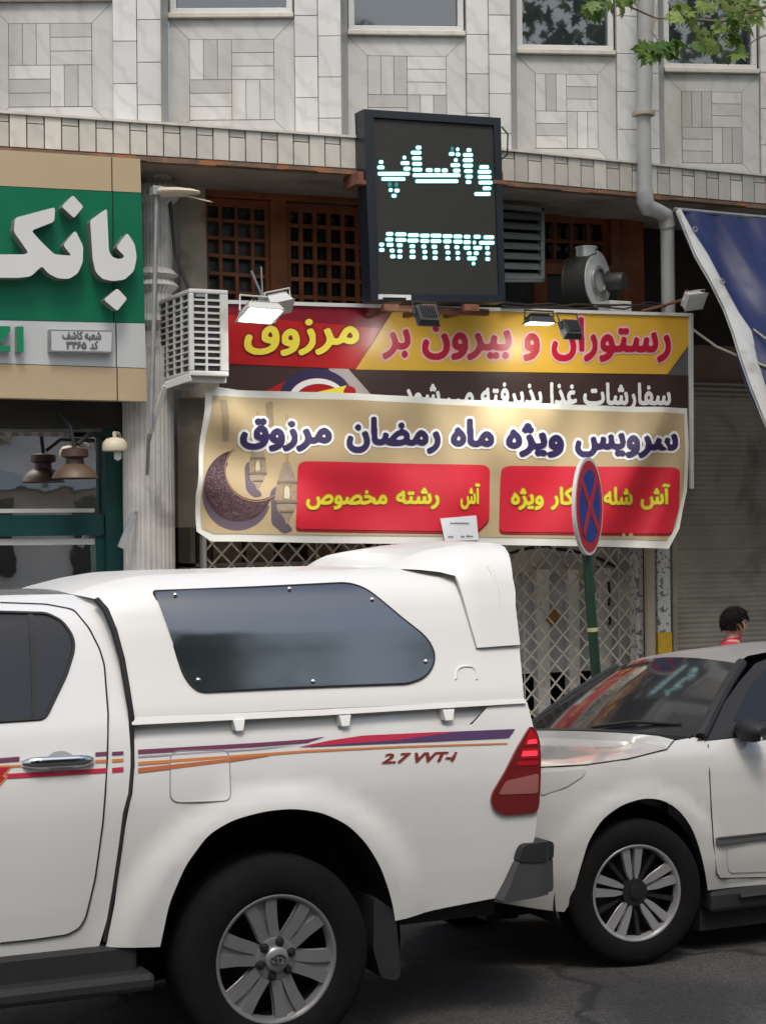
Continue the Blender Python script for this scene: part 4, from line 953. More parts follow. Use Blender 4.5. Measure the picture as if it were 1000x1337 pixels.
def floodlight(c, wdir, n, wd, ht, dep, body, lens, label, grp=None, bracket=True, lit=0, mount=None):
    c = Vector(c); n = Vector(n).normalized(); wv = Vector(wdir); wv = (wv-n*wv.dot(n)).normalized(); hv = n.cross(wv)
    t = thing('floodlight', c, label, 'floodlight', grp)
    mb = MB(); poly = [(-wd/2, -ht/2), (wd/2, -ht/2), (wd/2, ht/2), (-wd/2, ht/2)]
    P0 = [c+wv*a+hv*b for a, b in poly]; P1 = [c-n*dep+wv*a*.8+hv*b*.8 for a, b in poly]
    mb.add([tuple(q) for q in P0+P1], [(0, 1, 2, 3), (7, 6, 5, 4)]+[(i, (i+1) % 4, 4+(i+1) % 4, 4+i) for i in range(4)]); mb.build('housing', body, t, bevel=.006)
    mb = MB(); mb.prism([(a*.86, b*.84) for a, b in poly], c+n*.002, wv, hv, n, .003); mb.build('lens', lens, t)
    mb = MB()
    for k in range(-3, 4): mb.obox(c-n*dep*1.0+wv*(k*wd*.1-.002)-hv*ht*.33, wv*.004, hv*ht*.66, -n*.02)
    mb.build('fins', body, t)
    if bracket:
        mb = MB(); u = Vector(mount)-c if mount is not None else Vector((0, 0, .12)); s1 = c+wv*wd*.54-n*dep*.5; s2 = c-wv*wd*.54-n*dep*.5; m1 = s1+u; m2 = s2+u
        mb.tube([s1, m1, m2, s2], .007, 6); mb.build('yoke', body, t)
    if lit:
        l = bpy.data.lights.new('floodlamp', 'SPOT'); l.energy = lit; l.spot_size = R(125); l.spot_blend = .8; l.shadow_soft_size = .05; l.color = (1, 1, .92); lo = bpy.data.objects.new('floodlamp', l); COL.objects.link(lo); lo.parent = t
        lo.location = tuple(n*.03); lo.rotation_euler = (-n).to_track_quat('Z', 'Y').to_euler()
    return t
GR = 'floodlights along the top of the restaurant sign'
floodlight(at(340, 412, 5.12), (1, .1, .0), (.02, -.36, -.93), .28, .22, .06, FLW, LIT, 'white floodlight with its lens lit, beside the air conditioner', GR, lit=42, mount=Vector(at(340, 392, 5.2)))
floodlight(at(367, 402, 5.20), (1, -.15, .0), (.2, -.6, -.75), .18, .13, .09, FLW, FLW, 'unlit white floodlight behind the lit one at the left', GR, mount=Vector(at(365, 385, 5.26)))
floodlight(at(556, 414, 5.02), (1, -.05, -.02), (.05, .78, -.62), .17, .17, .05, FLD, LIT, 'dark grey floodlight under the middle of the LED board', GR, mount=Vector(at(552, 398, 5.1)), lit=4)
floodlight(at(704, 422, 4.98), (1, -.05, 0), (.0, -.05, -1), .22, .12, .05, FLD, LIT, 'dark floodlight with its lens lit, left of the pair at the sign centre', GR, mount=Vector(at(704, 410, 5.1)), lit=42)
floodlight(at(744, 432, 4.96), (1, -.05, -.02), (.05, .80, -.6), .15, .16, .05, FLD, LIT, 'dark grey floodlight seen from behind, right of the pair at the sign centre', GR, mount=Vector(at(738, 412, 5.1)), lit=4)
floodlight(at(909, 394, 5.0), (1, -.1, -.05), (.25, -.75, -.5), .20, .13, .07, FLW, FLW, 'white floodlight on a rusty arm beside the blue tarpaulin', GR, mount=Vector(at(912, 382, 5.05)))
mb = MB(); mb.tube([at(838, 406, 5.5), at(872, 397, 5.3), at(905, 387, 5.08)], .012, 8); mb.tube([at(895, 380, 5.06), at(925, 384, 5.05)], .012, 8); o = mb.build('rusty_arm', RUSTR, None, org=at(838, 406, 5.5)); tag(o, 'rusty iron arm holding the white floodlight near the drain pipe', 'arm')
mb = MB(); mb.tube([at(343, 388, 5.25), at(328, 353, 5.25)], .008, 6); mb.tube([at(343, 388, 5.25), at(341, 348, 5.25)], .006, 6); mb.box(*(lambda q: (q[0]-.03, q[0]+.03, 5.23, 5.27, q[2]-.03, q[2]+.01))(at(343, 388, 5.25)))
o = mb.build('antenna', STEEL, None, org=at(343, 388, 5.25)); tag(o, 'small two pronged aerial above the lit floodlight', 'antenna')
wl = thing('wall_lamp', at(153, 590, 5.75), 'cream shaded lamp with white bulb on the fluted column', 'lamp')
c = at(150, 584, 5.72)
mb = MB(); mb.lathe([(.02, .07), (.06, .06), (.085, .03), (.09, -.01), (.085, -.025), (.07, -.01)], c, (0, 0, 1), 28); mb.build('shade', LAMPC, wl)
mb = MB(); mb.lathe([(.02, 0), (.028, -.03), (.025, -.06), (.0, -.075)], c+np.array([.02, 0, -.02]), (0, 0, 1), 16); mb.build('bulb', LETW, wl)
mb = MB(); mb.tube([c+np.array([0, 0, .06]), c+np.array([.0, .01, .10]), c+np.array([.05, .08, .10]), c+np.array([.10, .18, .05])], .014, 8); mb.build('arm', PIER, wl)
# cables
mb = MB(); mb.tube([at(902, 428, 5.4), at(935, 452, 5.0), at(965, 465, 4.7), at(1000, 478, 4.5), at(1060, 480, 4.5)], .010, 6); o = mb.build('rope', ROPE, None, org=at(935, 452, 5.0)); tag(o, 'pale rope running from the sign end to the blue tarpaulin', 'rope')
mb = MB(); mb.tube([at(968, 418, 4.9), at(1000, 442, 4.6), at(1060, 470, 4.5)], .008, 6); o = mb.build('rope', ROPE, None, org=at(968, 418, 4.9)); tag(o, 'thin pale rope crossing the blue tarpaulin', 'rope')
mb = MB(); r_ = random.Random(5)
for k in range(3): mb.tube([at(655+i*32, 398+r_.uniform(-4, 4)+(i % 2)*2, 5.5) for i in range(8)], .007, 6)
o = mb.build('dark_cable', CABLE, None, org=at(760, 400, 5.5)); tag(o, 'tangle of dark cables lying along the top of the restaurant sign', 'cable')

# ------------------------------------------------------------------ blue tarpaulin awning
tl = [(882, 274, 5.38), (893, 300, 5.28), (908, 332, 5.14), (928, 368, 4.99), (946, 405, 4.85), (958, 432, 4.75), (968, 468, 4.62), (982, 508, 4.5), (1000, 548, 4.38), (1020, 590, 4.3)]
Ls = [at(*q) for q in tl]
tar = thing('tarpaulin_awning', Ls[-1], 'blue tarpaulin awning with a white hem sloping down at the right edge', 'awning')
n_ = len(Ls); rows = []
for i in range(n_*3-2):
    t = i/3; k = min(int(t), n_-2); p = Ls[k]*(1-(t-k))+Ls[k+1]*(t-k); u = t/(n_-1); row = []
    for j in range(41):
        s = j/40*3.2; fold = .07*sin(s*5+u*4)*(.3+u)+.055*sin(s*11-u*7+1)*(.2+u)+.025*sin(s*21+u*9)*(1-.5*u)
        row.append((p[0]+s, p[1]+.16*s*(1-u)*.0+fold-.12*u*sin(s*2), p[2]-.02*s+.05*fold-.10*(s > 0)*sin(min(s, 1)*pi)*u*.6))
    rows.append(row)
mb = MB(); mb.grid(rows); mb.build('sheet', TARP, tar)
mb = MB(); rows = []
wid = [.03, .08, .11, .105, .13, .165, .15, .165, .185, .19]
for i in range(n_): p = Ls[i]; w_ = wid[i]; rows.append([tuple(p+np.array([-w_*.15+w_*q*1.0, -.03-.02*sin(q*pi), -.004*q])+np.array([0, 0, .012*sin(i*2.1+q*3)])) for q in np.linspace(0, 1, 6)])
mb.grid(rows); rows = [[(a[0], a[1]+.025, a[2]-.01) for a in r] for r in rows]; mb.grid(rows); mb.build('hem', TARPW, tar)
mb = MB(); mb.tube([Ls[0]+np.array([0, .02, .01]), Ls[0]+np.array([3.3, .12, .0])], .018, 8); mb.build('top_rail', STEEL, tar)
mb = MB()
for i in (1, 3): mb.lathe([(.012, 0), (.02, .003), (.024, 0)], Ls[i]+np.array([.06, -.065, 0]), (0, -1, 0), 12)
each(mb, 'eyelet', STEEL, tar)

# ------------------------------------------------------------------ no stopping sign
pc = at(769, 661, 2.95); pn_ = Vector((.67, -.74, 0)).normalized()
nsg = thing('no_stopping_sign', (at(777, 900, 3.0)[0]+.06, 3.0, SWZ), 'round red and blue no stopping sign on a leaning green pole', 'traffic sign')
upv = (Vector(at(777, 725, 2.95))-Vector(at(762, 599, 2.95))); upv = -upv; upv = (upv-pn_*upv.dot(pn_)).normalized(); rv = upv.cross(pn_)
def disc(rad, n0, d, m, nm, r_in=None, poly=None):
    mb = MB()
    if poly is None: poly = [(rad*cos(2*pi*i/48), rad*sin(2*pi*i/48)) for i in range(48)]
    mb.prism(poly, Vector(pc)+pn_*n0, rv, upv, pn_, d); return mb.build(nm, m, nsg)
RD = .298
disc(RD, -.02, .022, SGNW, 'plate'); disc(RD*.93, .0025, .002, SGNR, 'red_ring'); disc(RD*.74, .005, .002, SGNB, 'blue_field')
wv_ = .052
for s in (1, -1):
    a = R(45)*s; ca, sa = cos(a), sin(a); h = RD*.76
    disc(0, .0075+.0015*(s > 0), .002, SGNR, 'red_stroke', poly=[(x*ca-y*sa, x*sa+y*ca) for x, y in ((-h, -wv_/2), (h, -wv_/2), (h, wv_/2), (-h, wv_/2))])
b0 = Vector(at(779.5, 900, 3.0)); t0 = Vector(at(758, 615, 3.0)); dv = (b0-t0).normalized(); bt = b0+dv*((b0.z-SWZ)/-dv.z)
mb = MB(); mb.tube([t0, bt], .031, 16); mb.build('pole', POLEG, nsg)
q = t0+(b0-t0)*((822-615)/(900-615.)); mb = MB(); mb.tube([q-dv*.012, q+dv*.012], .034, 16); mb.build('tape_band', TAPE, nsg)
mb = MB(); mb.tube([t0+dv*.04, Vector(pc)+upv*.18-pn_*.02], .012, 8); mb.tube([t0+dv*.38, Vector(pc)-upv*.16-pn_*.02], .012, 8); each(mb, 'clamp', STEEL, nsg, 3)

# ------------------------------------------------------------------ vehicle materials
PAINT = mat('white_car_paint', (.72, .72, .71), .22, coat=1, stain=(.60, .58, .54), ss=1.1, sth=(.5, .75), smax=.35)
PAINT2 = mat('pearl_car_paint', (.56, .555, .54), .25, coat=1, stain=(.45, .43, .39), ss=1.3, sth=(.5, .75), smax=.35)
GEL = mat('canopy_gelcoat', (.76, .755, .73), .4, coat=.3)
PLAS = mat('black_plastic', (.013, .013, .014), .65, var=.2, vs=15)
RUB = mat('tyre_rubber', (.007, .007, .007), .9, spec=.15, var=.25, vs=14, bump=.2, bs=120)
RIMM = mat('machined_rim', (.30, .30, .305), .36, .7, var=.1, vs=9)
RIMD = mat('dark_rim', (.014, .014, .015), .45, .2)
CHR = mat('chrome', (.62, .62, .63), .12, 1)
CGL = glass('car_glass', (.010, .012, .015), 0, .03)
TGL = glass('tinted_acrylic', (.014, .018, .026), 0, .09, 1.9)
LAMPR = mat('lamp_red', (.42, .008, .015), .12, coat=1)
LAMPD = mat('lamp_dark_red', (.16, .01, .012), .15, coat=1)
LAMPG = mat('lamp_glow', (.6, .02, .04), .2, emis=(1, .05, .09), estr=.55)
SEAM = mat('seam_black', (.015, .015, .016), .8)
ST_PUR = mat('decal_purple', (.17, .045, .10), .35); ST_RED = mat('decal_red', (.50, .03, .07), .35); ST_NAV = mat('decal_navy', (.09, .05, .13), .35); ST_ORG = mat('decal_orange', (.60, .22, .07), .35); ST_LIL = mat('decal_lilac', (.42, .36, .42), .35); ST_BRN = mat('decal_brown', (.22, .035, .022), .35)
LENSC = mat('headlamp_lens', (.50, .50, .485), .1, coat=1)
def wheel(parent, c, tr, rr, wd, style, yaw=0, n=96):
    c = Vector(c); ax = Vector((-sin(yaw)*0+sin(yaw), -cos(yaw), 0)).normalized()   # outward axis (towards the camera)
    u = Vector((0, 0, 1)); v = ax.cross(u)
    mb = MB(); h = wd/2
    mb.lathe([(rr*.97, -h*.9), (rr*1.05, -h), (tr*.9, -h), (tr*.97, -h*.85), (tr, -h*.6), (tr, h*.6), (tr*.985, h*.78), (tr*.95, h*.92), (tr*.88, h*1.0), (rr*1.18, h*1.03), (rr*1.05, h*.98), (rr*.985, h*.90)], c, ax, n)
    w_ = mb.build('wheel', RUB, parent, angle=50)
    mb = MB(); mb.lathe([(rr*.0, -h*.35), (rr*.5, -h*.35), (rr*.88, -h*.3), (rr*.93, h*.55), (rr*.955, h*.86)], c, ax, 64); mb.build('barrel', RIMD, w_)
    mb = MB(); mb.lathe([(rr*.90, h*.62), (rr*.93, h*.86), (rr*.955, h*.93), (rr*.99, h*.955), (rr*1.005, h*.93), (rr*1.0, h*.85)], c, ax, 96); 
    def sp(poly_r, z0, z1, ang, d, tone=1):    # polygon in (radial, tangential); face depth z0 at hub and z1 at the rim
        ca, sa = cos(ang), sin(ang); V = []
        for dd in (0, -d):
            for r_, t_ in poly_r:
                zz = z0+(z1-z0)*(r_/rr); V.append(tuple(c+(u*ca+v*sa)*r_+(u*-sa+v*ca)*t_+ax*(zz+dd)))
        m = len(poly_r); mb.add(V, [tuple(range(m)), tuple(range(2*m-1, m-1, -1))]+[(i, (i+1) % m, m+(i+1) % m, m+i) for i in range(m)], tone)
    if style == 6:
        for k in range(6):
            a = 2*pi*k/6+R(16)
            for sgn in (1, -1):
                q = [(rr*.22, 0), (rr*.30, sgn*rr*.155), (rr*.62, sgn*rr*.20), (rr*.94, sgn*rr*.275), (rr*.95, sgn*rr*.10), (rr*.70, sgn*rr*.045)]
                sp(q if sgn > 0 else q[::-1], h*.74, h*.86, a, .03)
            q = [(rr*.24, rr*.03), (rr*.7, rr*.05), (rr*.95, rr*.11), (rr*.95, -rr*.11), (rr*.7, -rr*.05), (rr*.24, -rr*.03)]; sp(q, h*.60, h*.76, a, .02)
        mb.build('rim', RIMM, w_, bevel=.003, angle=30)
        mb = MB(); mb.lathe([(rr*.335, h*.62), (rr*.33, h*.80), (rr*.30, h*.82), (rr*.20, h*.82), (rr*.19, h*.94), (rr*.16, h*.99), (.0, h*1.0)], c, ax, 48); mb.build('hub_cap', RIMM, w_)
        mb = MB()
        for k in range(6):
            a = 2*pi*(k+.5)/6+R(16); q = c+(u*cos(a)+v*sin(a))*rr*.265; mb.lathe([(.020, h*.78), (.018, h*.84), (.010, h*.86), (.010, h*.96), (.0, h*.97)], q, ax, 12)
        each(mb, 'lug_nut', RIMD, w_)
        mb = MB()
        for k in range(3):
            rows = []
            a = Vector(c)+ax*(h*1.005)
            rx, ry = ((.030, .019), (.010, .018), (.022, .008))[k]; oz = (0, 0, .009)[k]
            mb.tube([a+v*rx*cos(t)+u*(ry*sin(t)+oz) for t in np.linspace(0, 2*pi, 25)], .0022, 5, False)
        mb.build('hub_emblem', RIMD, w_)
    else:
        for k in range(5):
            a = 2*pi*k/5+R(5)
            for sgn in (1, -1):
                q = [(rr*.16, sgn*rr*.04), (rr*.45, sgn*rr*.15), (rr*.95, sgn*rr*.24), (rr*.95, sgn*rr*.07), (rr*.5, sgn*rr*.035)]
                sp(q if sgn > 0 else q[::-1], h*.66, h*.86, a, .02)
        mb.build('rim', mat('bright_rim', (.50, .50, .51), .3, .7), w_, bevel=.002, angle=30)
        mb = MB(); mb.lathe([(rr*.30, h*.55), (rr*.28, h*.74), (rr*.14, h*.76), (rr*.13, h*.82), (0, h*.83)], c, ax, 40); mb.build('hub_cap', RIMD, w_)
        mb = MB()
        for k in range(5):
            a = 2*pi*(k+.5)/5+R(5)
            for sgn in (1, -1):
                q = [(rr*.2, 0), (rr*.95, sgn*rr*.02), (rr*.95, sgn*rr*.10), (rr*.4, sgn*rr*.10)]
            q = [(rr*.2, rr*.03), (rr*.94, rr*.055), (rr*.94, -rr*.055), (rr*.2, -rr*.03)]; sp(q, h*.5, h*.72, a, .02)
        mb.build('spoke_inserts', RIMD, w_)
    return w_
# ------------------------------------------------------------------ pick-up truck with canopy
TW, TSH = 1.80, .03
_pz = np.array([.2, .35, .5, .65, .8, .92, 1.02, 1.12, 1.22, 1.30, 1.40, 1.55, 1.68, 1.735, 1.77, 1.79, 1.80])
_py = np.array([.16, .11, .075, .045, .022, .008, 0, .004, .02, .042, .08, .135, .19, .225, .27, .33, .42])
_zz = np.linspace(.2, 1.82, 600)
def _smooth(z, y, zz, s):
    f = np.interp(zz, z, y); k = np.exp(-.5*(np.arange(-40, 41)*(zz[1]-zz[0])/s)**2); k /= k.sum(); g = np.pad(f, 40, mode='edge'); g[:40] = f[0]+(np.arange(40)-40)*(f[1]-f[0]); g[-40:] = f[-1]+(np.arange(40)+1)*(f[-1]-f[-2]); return np.convolve(g, k, 'valid')
_PB = _smooth(_pz, _py, _zz, .022)
HUBX, HUBZ = -.02, .389
def archb(x, z, hx, hz, r0, r1, k):
    d = np.hypot(x-hx, z-hz); t = np.clip((r1-d)/(r1-r0), 0, 1); return k*t*t*(3-2*t)*np.clip((z-hz+.25)/.3, 0, 1)
def Fb(x, z): return np.interp(z, _zz, _PB)-archb(x, z, HUBX, HUBZ, .56, .70, .035)-archb(x, z, HUBX-3.085, HUBZ, .52, .66, .03)
trk = thing('pickup_truck', (-.9, .9, 0), 'white double cab pickup with a white fibreglass canopy, striped decals and tinted canopy window', 'pickup truck')
bedp = [(174, 966), (400, 956), (616, 946), (637, 923), (688, 917), (695, 944), (702, 985), (702, 1060), (698, 1094), (690, 1120), (672, 1164), (652, 1172), (580, 1186), (516, 1203)]+rnd([(516, 1203), (513, 1183), (507, 1160), (496, 1130), (478, 1101), (454, 1077), (420, 1061), (382, 1056), (344, 1060), (304, 1071), (272, 1090), (242, 1131), (221, 1180), (209, 1237)], 14, 3, True)[1:]+[ (138, 1237), (150, 1180), (158, 1108), (171, 1040), (175, 1000)]
mb = MB(); bx_ = PX(bedp, Fb); panel(mb, bx_, Fb, 0, 0, .045, mirror=(TW, TSH))
# tail: from the rear edge across
xr2 = [(x, Fb(x, z), z) for x, z in (bx_[i] for i in (4, 5, 6, 7, 8, 9, 10))]; bridge(mb, xr2, TW, TSH, 10)
mb.build('bed', PAINT, trk)
mb = MB(); panel(mb, PX([(171, 934), (683, 908), (690, 920), (640, 925), (617, 947), (620, 952), (400, 961), (172, 972)], Fb), Fb, -.028, 0, .06, mirror=(TW, TSH)); each(mb, 'recess_band', PAINT, trk)
mb = MB(); panel(mb, PX(rnd([(171, 936.5), (420, 926), (684, 912.5), (685, 918), (420, 934), (171, 946.5)], 1.5), Fb), Fb, .014, .05, .06, mirror=(TW, TSH)); _m = mb.ch; mb.ch = _m[:1]+_m[2:]; mb.build('canopy_rail', GEL, trk); mb.ch = _m[1:2]; mb.build('canopy_rail', GEL, trk)
mb = MB()
for q in ((310, 946), (448, 940), (583, 932.5)):
    panel(mb, PX([(q[0]-8, q[1]-6), (q[0]+7, q[1]-7), (q[0]+5, q[1]+7), (q[0]-4, q[1]+8)], Fb), Fb, .022, .06, .3)
each(mb, 'rail_clamp', GEL, trk, 2)
# cab (front out of frame is built to real proportions)
fhx = HUBX-3.085
top = PX([(128, 782), (119, 779), (84, 776), (40, 776.5), (0, 777.5)], Fb)
capx = [(x, min(z, 1.80)) for x, z in top]+[(-1.35, 1.795), (-1.62, 1.77), (-1.80, 1.72), (-2.15, 1.50), (-2.52, 1.235), (-2.9, 1.18), (-3.5, 1.10), (-3.85, 1.02), (-3.98, .9), (-4.02, .7), (-3.98, .5), (-3.70, .45)]
arch = [(fhx+.50*cos(R(a)), HUBZ+.50*sin(R(a))) for a in range(172, -1, -12)]
cabl = PX([(128, 782), (134, 789), (147, 820), (158, 865), (165, 905), (168, 945), (171, 1000), (169, 1036), (162, 1062), (156, 1108), (148, 1162), (140, 1200), (129, 1237)], Fb)
outl = cabl+[(cabl[-1][0]-.5, .49), (fhx+.52, .47)]+arch[::-1]+capx[::-1][:-1]
mb = MB(); panel(mb, outl, Fb, 0, 0, .05, mirror=(TW, TSH))
bridge(mb, [(x, float(Fb(x, z)), z) for x, z in capx], TW, TSH, 14, .025); bridge(mb, [(x-.03, float(Fb(x, z))+.02, z) for x, z in cabl[:-1]], TW, TSH, 8)
mb.build('cab', PAINT, trk)
mb = MB(); ws = [(-1.84, 1.70), (-2.15, 1.505), (-2.47, 1.275)]; rows = []
for x, z in ws:
    y = float(Fb(x, z)); rows.append([(x-.02-.0*t, y+.09+(TW-2*y-.18)*t, z-TSH*t+.025*4*t*(1-t)+.03) for t in np.linspace(0, 1, 9)])
mb.grid(rows); mb.build('windscreen', CGL, trk)
# gap behind the cab and the underbody
mb = MB(); mb.box(-.74, -.60, .30, TW-.30, .5, 1.45); mb.box(-2.55, -.62, .12, TW-.12, .30, .62); mb.box(.56, 1.02, .2, TW-.2, .42, .8); mb.box(-.6, .56, .42, TW-.42, .42, 1.15); mb.box(-3.9, -3.6, .15, TW-.15, .35, .8); mb.box(-3.6, -2.6, .45, TW-.45, .4, 1.0)
mb.build('underbody', PLAS, trk)
mb = MB()
for hx in (HUBX, fhx): mb.lathe([(.565, -.075), (.565, -.45), (.0, -.45)], (hx, .03, HUBZ), (0, -1, 0), 40, a0=-pi/2*1.15, a1=pi/2*1.15)
each(mb, 'wheel_well', SEAM, trk)
mb = MB(); mb.tube([(HUBX, .2, HUBZ), (HUBX, TW-.2, HUBZ-.04)], .06, 12); mb.tube([(HUBX-.55, .30, .52), (HUBX, .3, .36), (HUBX+.6, .3, .55)], .035, 8); mb.build('axle', PLAS, trk)
mb = MB(); gp = [(119, 778), (131, 782), (145, 799), (155, 826), (165, 862), (172, 902), (177, 938), (178, 1000), (174, 1042), (164, 1082), (156, 1140), (144, 1180), (134, 1238), (124, 1238), (136, 1180), (146, 1110), (158, 1050), (166, 1000), (162, 940), (157, 890), (148, 845), (136, 806), (126, 790)]
panel(mb, PX(gp, Fb), Fb, -.028, 0, .05); mb.build('gap_shade_sheet', SEAM, trk)  # dark sheet added for the shade inside the gap behind the cab
# running board
mb = MB(); a = px3((205, 1243), const(.02)); mb.box(-2.45, a[0]-.02, -.03, .16, .335, .40); mb.box(-2.4, a[0]-.06, .06, .3, .36, .5); mb.build('running_board', PLAS, trk, bevel=.02)
# wheels
wheel(trk, (HUBX, .125, HUBZ), .390, .245, .25, 6); wheel(trk, (fhx, .125, HUBZ), .390, .245, .25, 6)
for x in (HUBX, fhx): wheel(trk, (x, TW-.125, HUBZ-.05), .390, .245, .25, 5)
# door with window and handle
mb = MB(); dline = [(0, 787), (60, 789), (96, 796), (116, 820), (130, 848), (136, 868), (141, 932), (140, 985), (137, 1040), (134, 1076), (124, 1148), (112, 1198), (104, 1212), (88, 1221), (40, 1228), (0, 1232)]
pd = PX(rnd(dline, 6, open_=True), Fb); 
pd2 = pd+[(-1.75, .50), (-1.75, 1.76)]
panel(mb, pd2, Fb, .002, 0, .05); d_ = mb.build('rear_door', PAINT, trk)
mb = MB(); mb.tube([(x, float(Fb(x, z))-.0025, z) for x, z in pd], .0038, 5, False); mb.build('door_seam', SEAM, d_)
wv = rnd([(-60, 799), (0, 799.5), (60, 801), (80, 811), (94, 830), (96, 847), (86, 880), (60, 934), (54, 938.5), (0, 942), (-60, 945)], [0, 0, 8, 8, 10, 10, 10, 5, 5, 0, 0])
_l = PX([(-60, 799), (-60, 945)], Fb); zwt, zwb = _l[0][1], _l[1][1]
pw = PX(wv[1:-1], Fb)+[(-1.50, zwb), (-1.50, zwt)]
mb = MB(); panel(mb, pw, Fb, .0045, 0, .06); w_ = mb.build('window', CGL, d_)
mb = MB(); mb.tube([(x, float(Fb(x, z))-.004, z) for x, z in pw+pw[:1]], .0075, 6, False); mb.build('window_seal', PLAS, w_)
mb = MB(); panel(mb, PX([(35, 800), (42.5, 800), (47, 938), (42, 939)], Fb), Fb, .0075, .004, .04); mb.build('division_bar', PLAS, w_)
mb = MB(); hp = rnd([(26, 990), (50, 985.5), (100, 984), (123, 987), (123, 999), (98, 1003), (60, 1006), (28, 1003)], 6); panel(mb, PX(hp, Fb), Fb, .004, 0, .2); hd = mb.build('handle_surround', PAINT, d_)
a = px3((28, 997), Fb, .035); b = px3((121, 992.5), Fb, .035); rows = []
for t in np.linspace(0, 1, 17):
    p = a+(b-a)*t; k = min(1, 4*t*(1-t)*1.6)**.5; hh = .011+.009*k; oo = .030*k
    rows.append([(p[0], p[1]+.03-oo+.012*cos(q), p[2]+hh*sin(q)+.004*k) for q in np.linspace(0, 2*pi, 13)[:-1]])
mb = MB(); mb.grid(rows, 1, True, True); mb.build('door_handle', CHR, d_)
cp = [(79+19*cos(t), 995+14.5*sin(t)) for t in np.linspace(0, 2*pi, 24)[:-1]]; mb = MB(); panel(mb, PX(cp, Fb), Fb, .0048, 0, .2); mb.build('handle_cup', mat('cup_silver', (.40, .41, .42), .35, .3), d_)
# front door, out of frame from here
fd = [(-1.77, .50), (-1.77, 1.765), (-1.86, 1.70), (-2.52, 1.235), (-2.62, 1.0), (-2.60, .75), (-2.54, .50)]
mb = MB(); panel(mb, fd, Fb, .002, 0, .05); fd_ = mb.build('front_door', PAINT, trk)
mb = MB(); mb.tube([(x, float(Fb(x, z))-.0025, z) for x, z in fd+fd[:1]], .0038, 5, False); mb.build('door_seam', SEAM, fd_)
fw_ = rnd([(-1.61, zwt), (-1.61, zwb), (-2.36, zwb-.01), (-2.33, zwb+.06), (-1.80, zwt-.02)], .03)
mb = MB(); panel(mb, fw_, Fb, .0045, 0, .06); o = mb.build('window', CGL, fd_)
mb = MB(); mb.tube([(x, float(Fb(x, z))-.004, z) for x, z in fw_+fw_[:1]], .0075, 6, False); mb.build('window_seal', PLAS, o)
for q in [c for c in d_.children if c.name.split('.')[0] in ('door_handle', 'handle_cup')]:
    c2 = q.copy(); COL.objects.link(c2); c2.parent = fd_; c2.location.x -= 1.10
# canopy
zt_px = [(60, 779), (95, 774), (112, 767), (150, 757), (180, 751.5), (230, 749), (350, 746), (490, 742.5), (600, 741), (690, 741)]
_c = np.array([at(a, b, .36)[[0, 2]] for a, b in zt_px])
ZTM = 1.86
_cz = np.array([1.2, 1.30, 1.36, 1.5, 1.65, 1.74, 1.79, 1.82, 1.845, 1.858, 1.864]); _cy = np.array([.02, .035, .045, .085, .125, .155, .185, .215, .26, .32, .42])
_cg = np.linspace(1.2, 1.87, 400); _CP = _smooth(_cz, _cy, _cg, .012)
def mkF(cx, cz, dy=0):
    def F(x, z):
        zt = np.interp(x, cx, cz); return np.interp(1.30+(z-1.30)*(ZTM-1.30)/(zt-1.30), _cg, _CP)+dy
    return F
Fc = mkF(_c[:, 0], _c[:, 1])
lft = [(129, 783), (141, 797), (152, 824), (162, 860), (169, 900), (175, 937)]
rgt = [(684, 913.5), (682, 888), (677, 835), (673, 790), (670, 757)]
pl = PX(lft, Fc)+PX(rgt, Fc); x0c, x1c = pl[0][0], pl[-1][0]
tops = [(x, float(np.interp(x, _c[:, 0], _c[:, 1]))) for x in np.linspace(x1c-.01, px3((88, 776), const(.36))[0], 40)]
canp = pl+tops
gpts = [px3((a-3, b), Fc) for a, b in lft]+[px3(q, Fb, .0) for q in ((172, 946), (173, 1000), (170, 1036), (163, 1062), (157, 1108), (149, 1162), (137, 1230))]
mb = MB(); mb.tube(gpts, [.012, .013, .013, .012, .012, .011, .009, .008, .008, .008, .008, .008, .008], 8); mb.build('gap_shade_cord', SEAM, trk)  # dark cord along the canopy edge, painting the shade of the gap
hole = rnd([(200, 772), (330, 767), (452, 761), (474, 767), (492, 780), (524, 807), (556, 832), (567, 852), (565, 870), (553, 885), (532, 892.5), (380, 898), (262, 903.5), (250, 896), (240, 882)], [3, 5, 10, 12, 12, 10, 14, 12, 10, 10, 8, 5, 9, 8, 10])
mb = MB(); panel(mb, canp, Fc, 0, 0, .04, mirror=(TW, TSH))
bridge(mb, [(x, float(Fc(x, z)), z) for x, z in tops], TW, TSH, 14, .022)
bridge(mb, [(x, float(Fc(x, z)), z) for x, z in [tops[0]]+pl[len(lft):][::-1]], TW, TSH, 10, 0, 1, -.05)
bridge(mb, [(x, float(Fc(x, z)), z) for x, z in [tops[-1]]+pl[:len(lft)]], TW, TSH, 10)
can = mb.build('canopy', GEL, trk)
mb = MB(); panel(mb, PX(hole, Fc), Fc, .007, .012, .06, mirror=None); cw = mb.build('side_window', TGL, can)
mb = MB(); panel(mb, [(x, z) for x, z in PX(hole, Fc)], Fc, .007, 0, .06, mirror=(TW, TSH)); bm = mb.ch[1]; mb.ch = [bm]; mb.build('side_window', TGL, can)
mb = MB(); ph_ = PX(hole, Fc); mb.tube([(x, float(Fc(x, z))-.004, z) for x, z in ph_+ph_[:1]], .005, 6, False); mb.build('window_gasket', SEAM, cw)
mb = MB()
for q in ((228, 777), (377, 769), (485, 783), (555, 864), (408, 890), (258, 888)):
    p = px3(q, Fc, .007); mb.lathe([(.0095, 0), (.009, .005), (.005, .008), (0, .009)], p, (0, -1, .25), 14)
each(mb, 'bolt', CHR, cw)
zs_px = [(516, 742.5), (529, 734), (543, 726), (562, 718), (600, 711.5), (640, 708.5), (654, 710)]
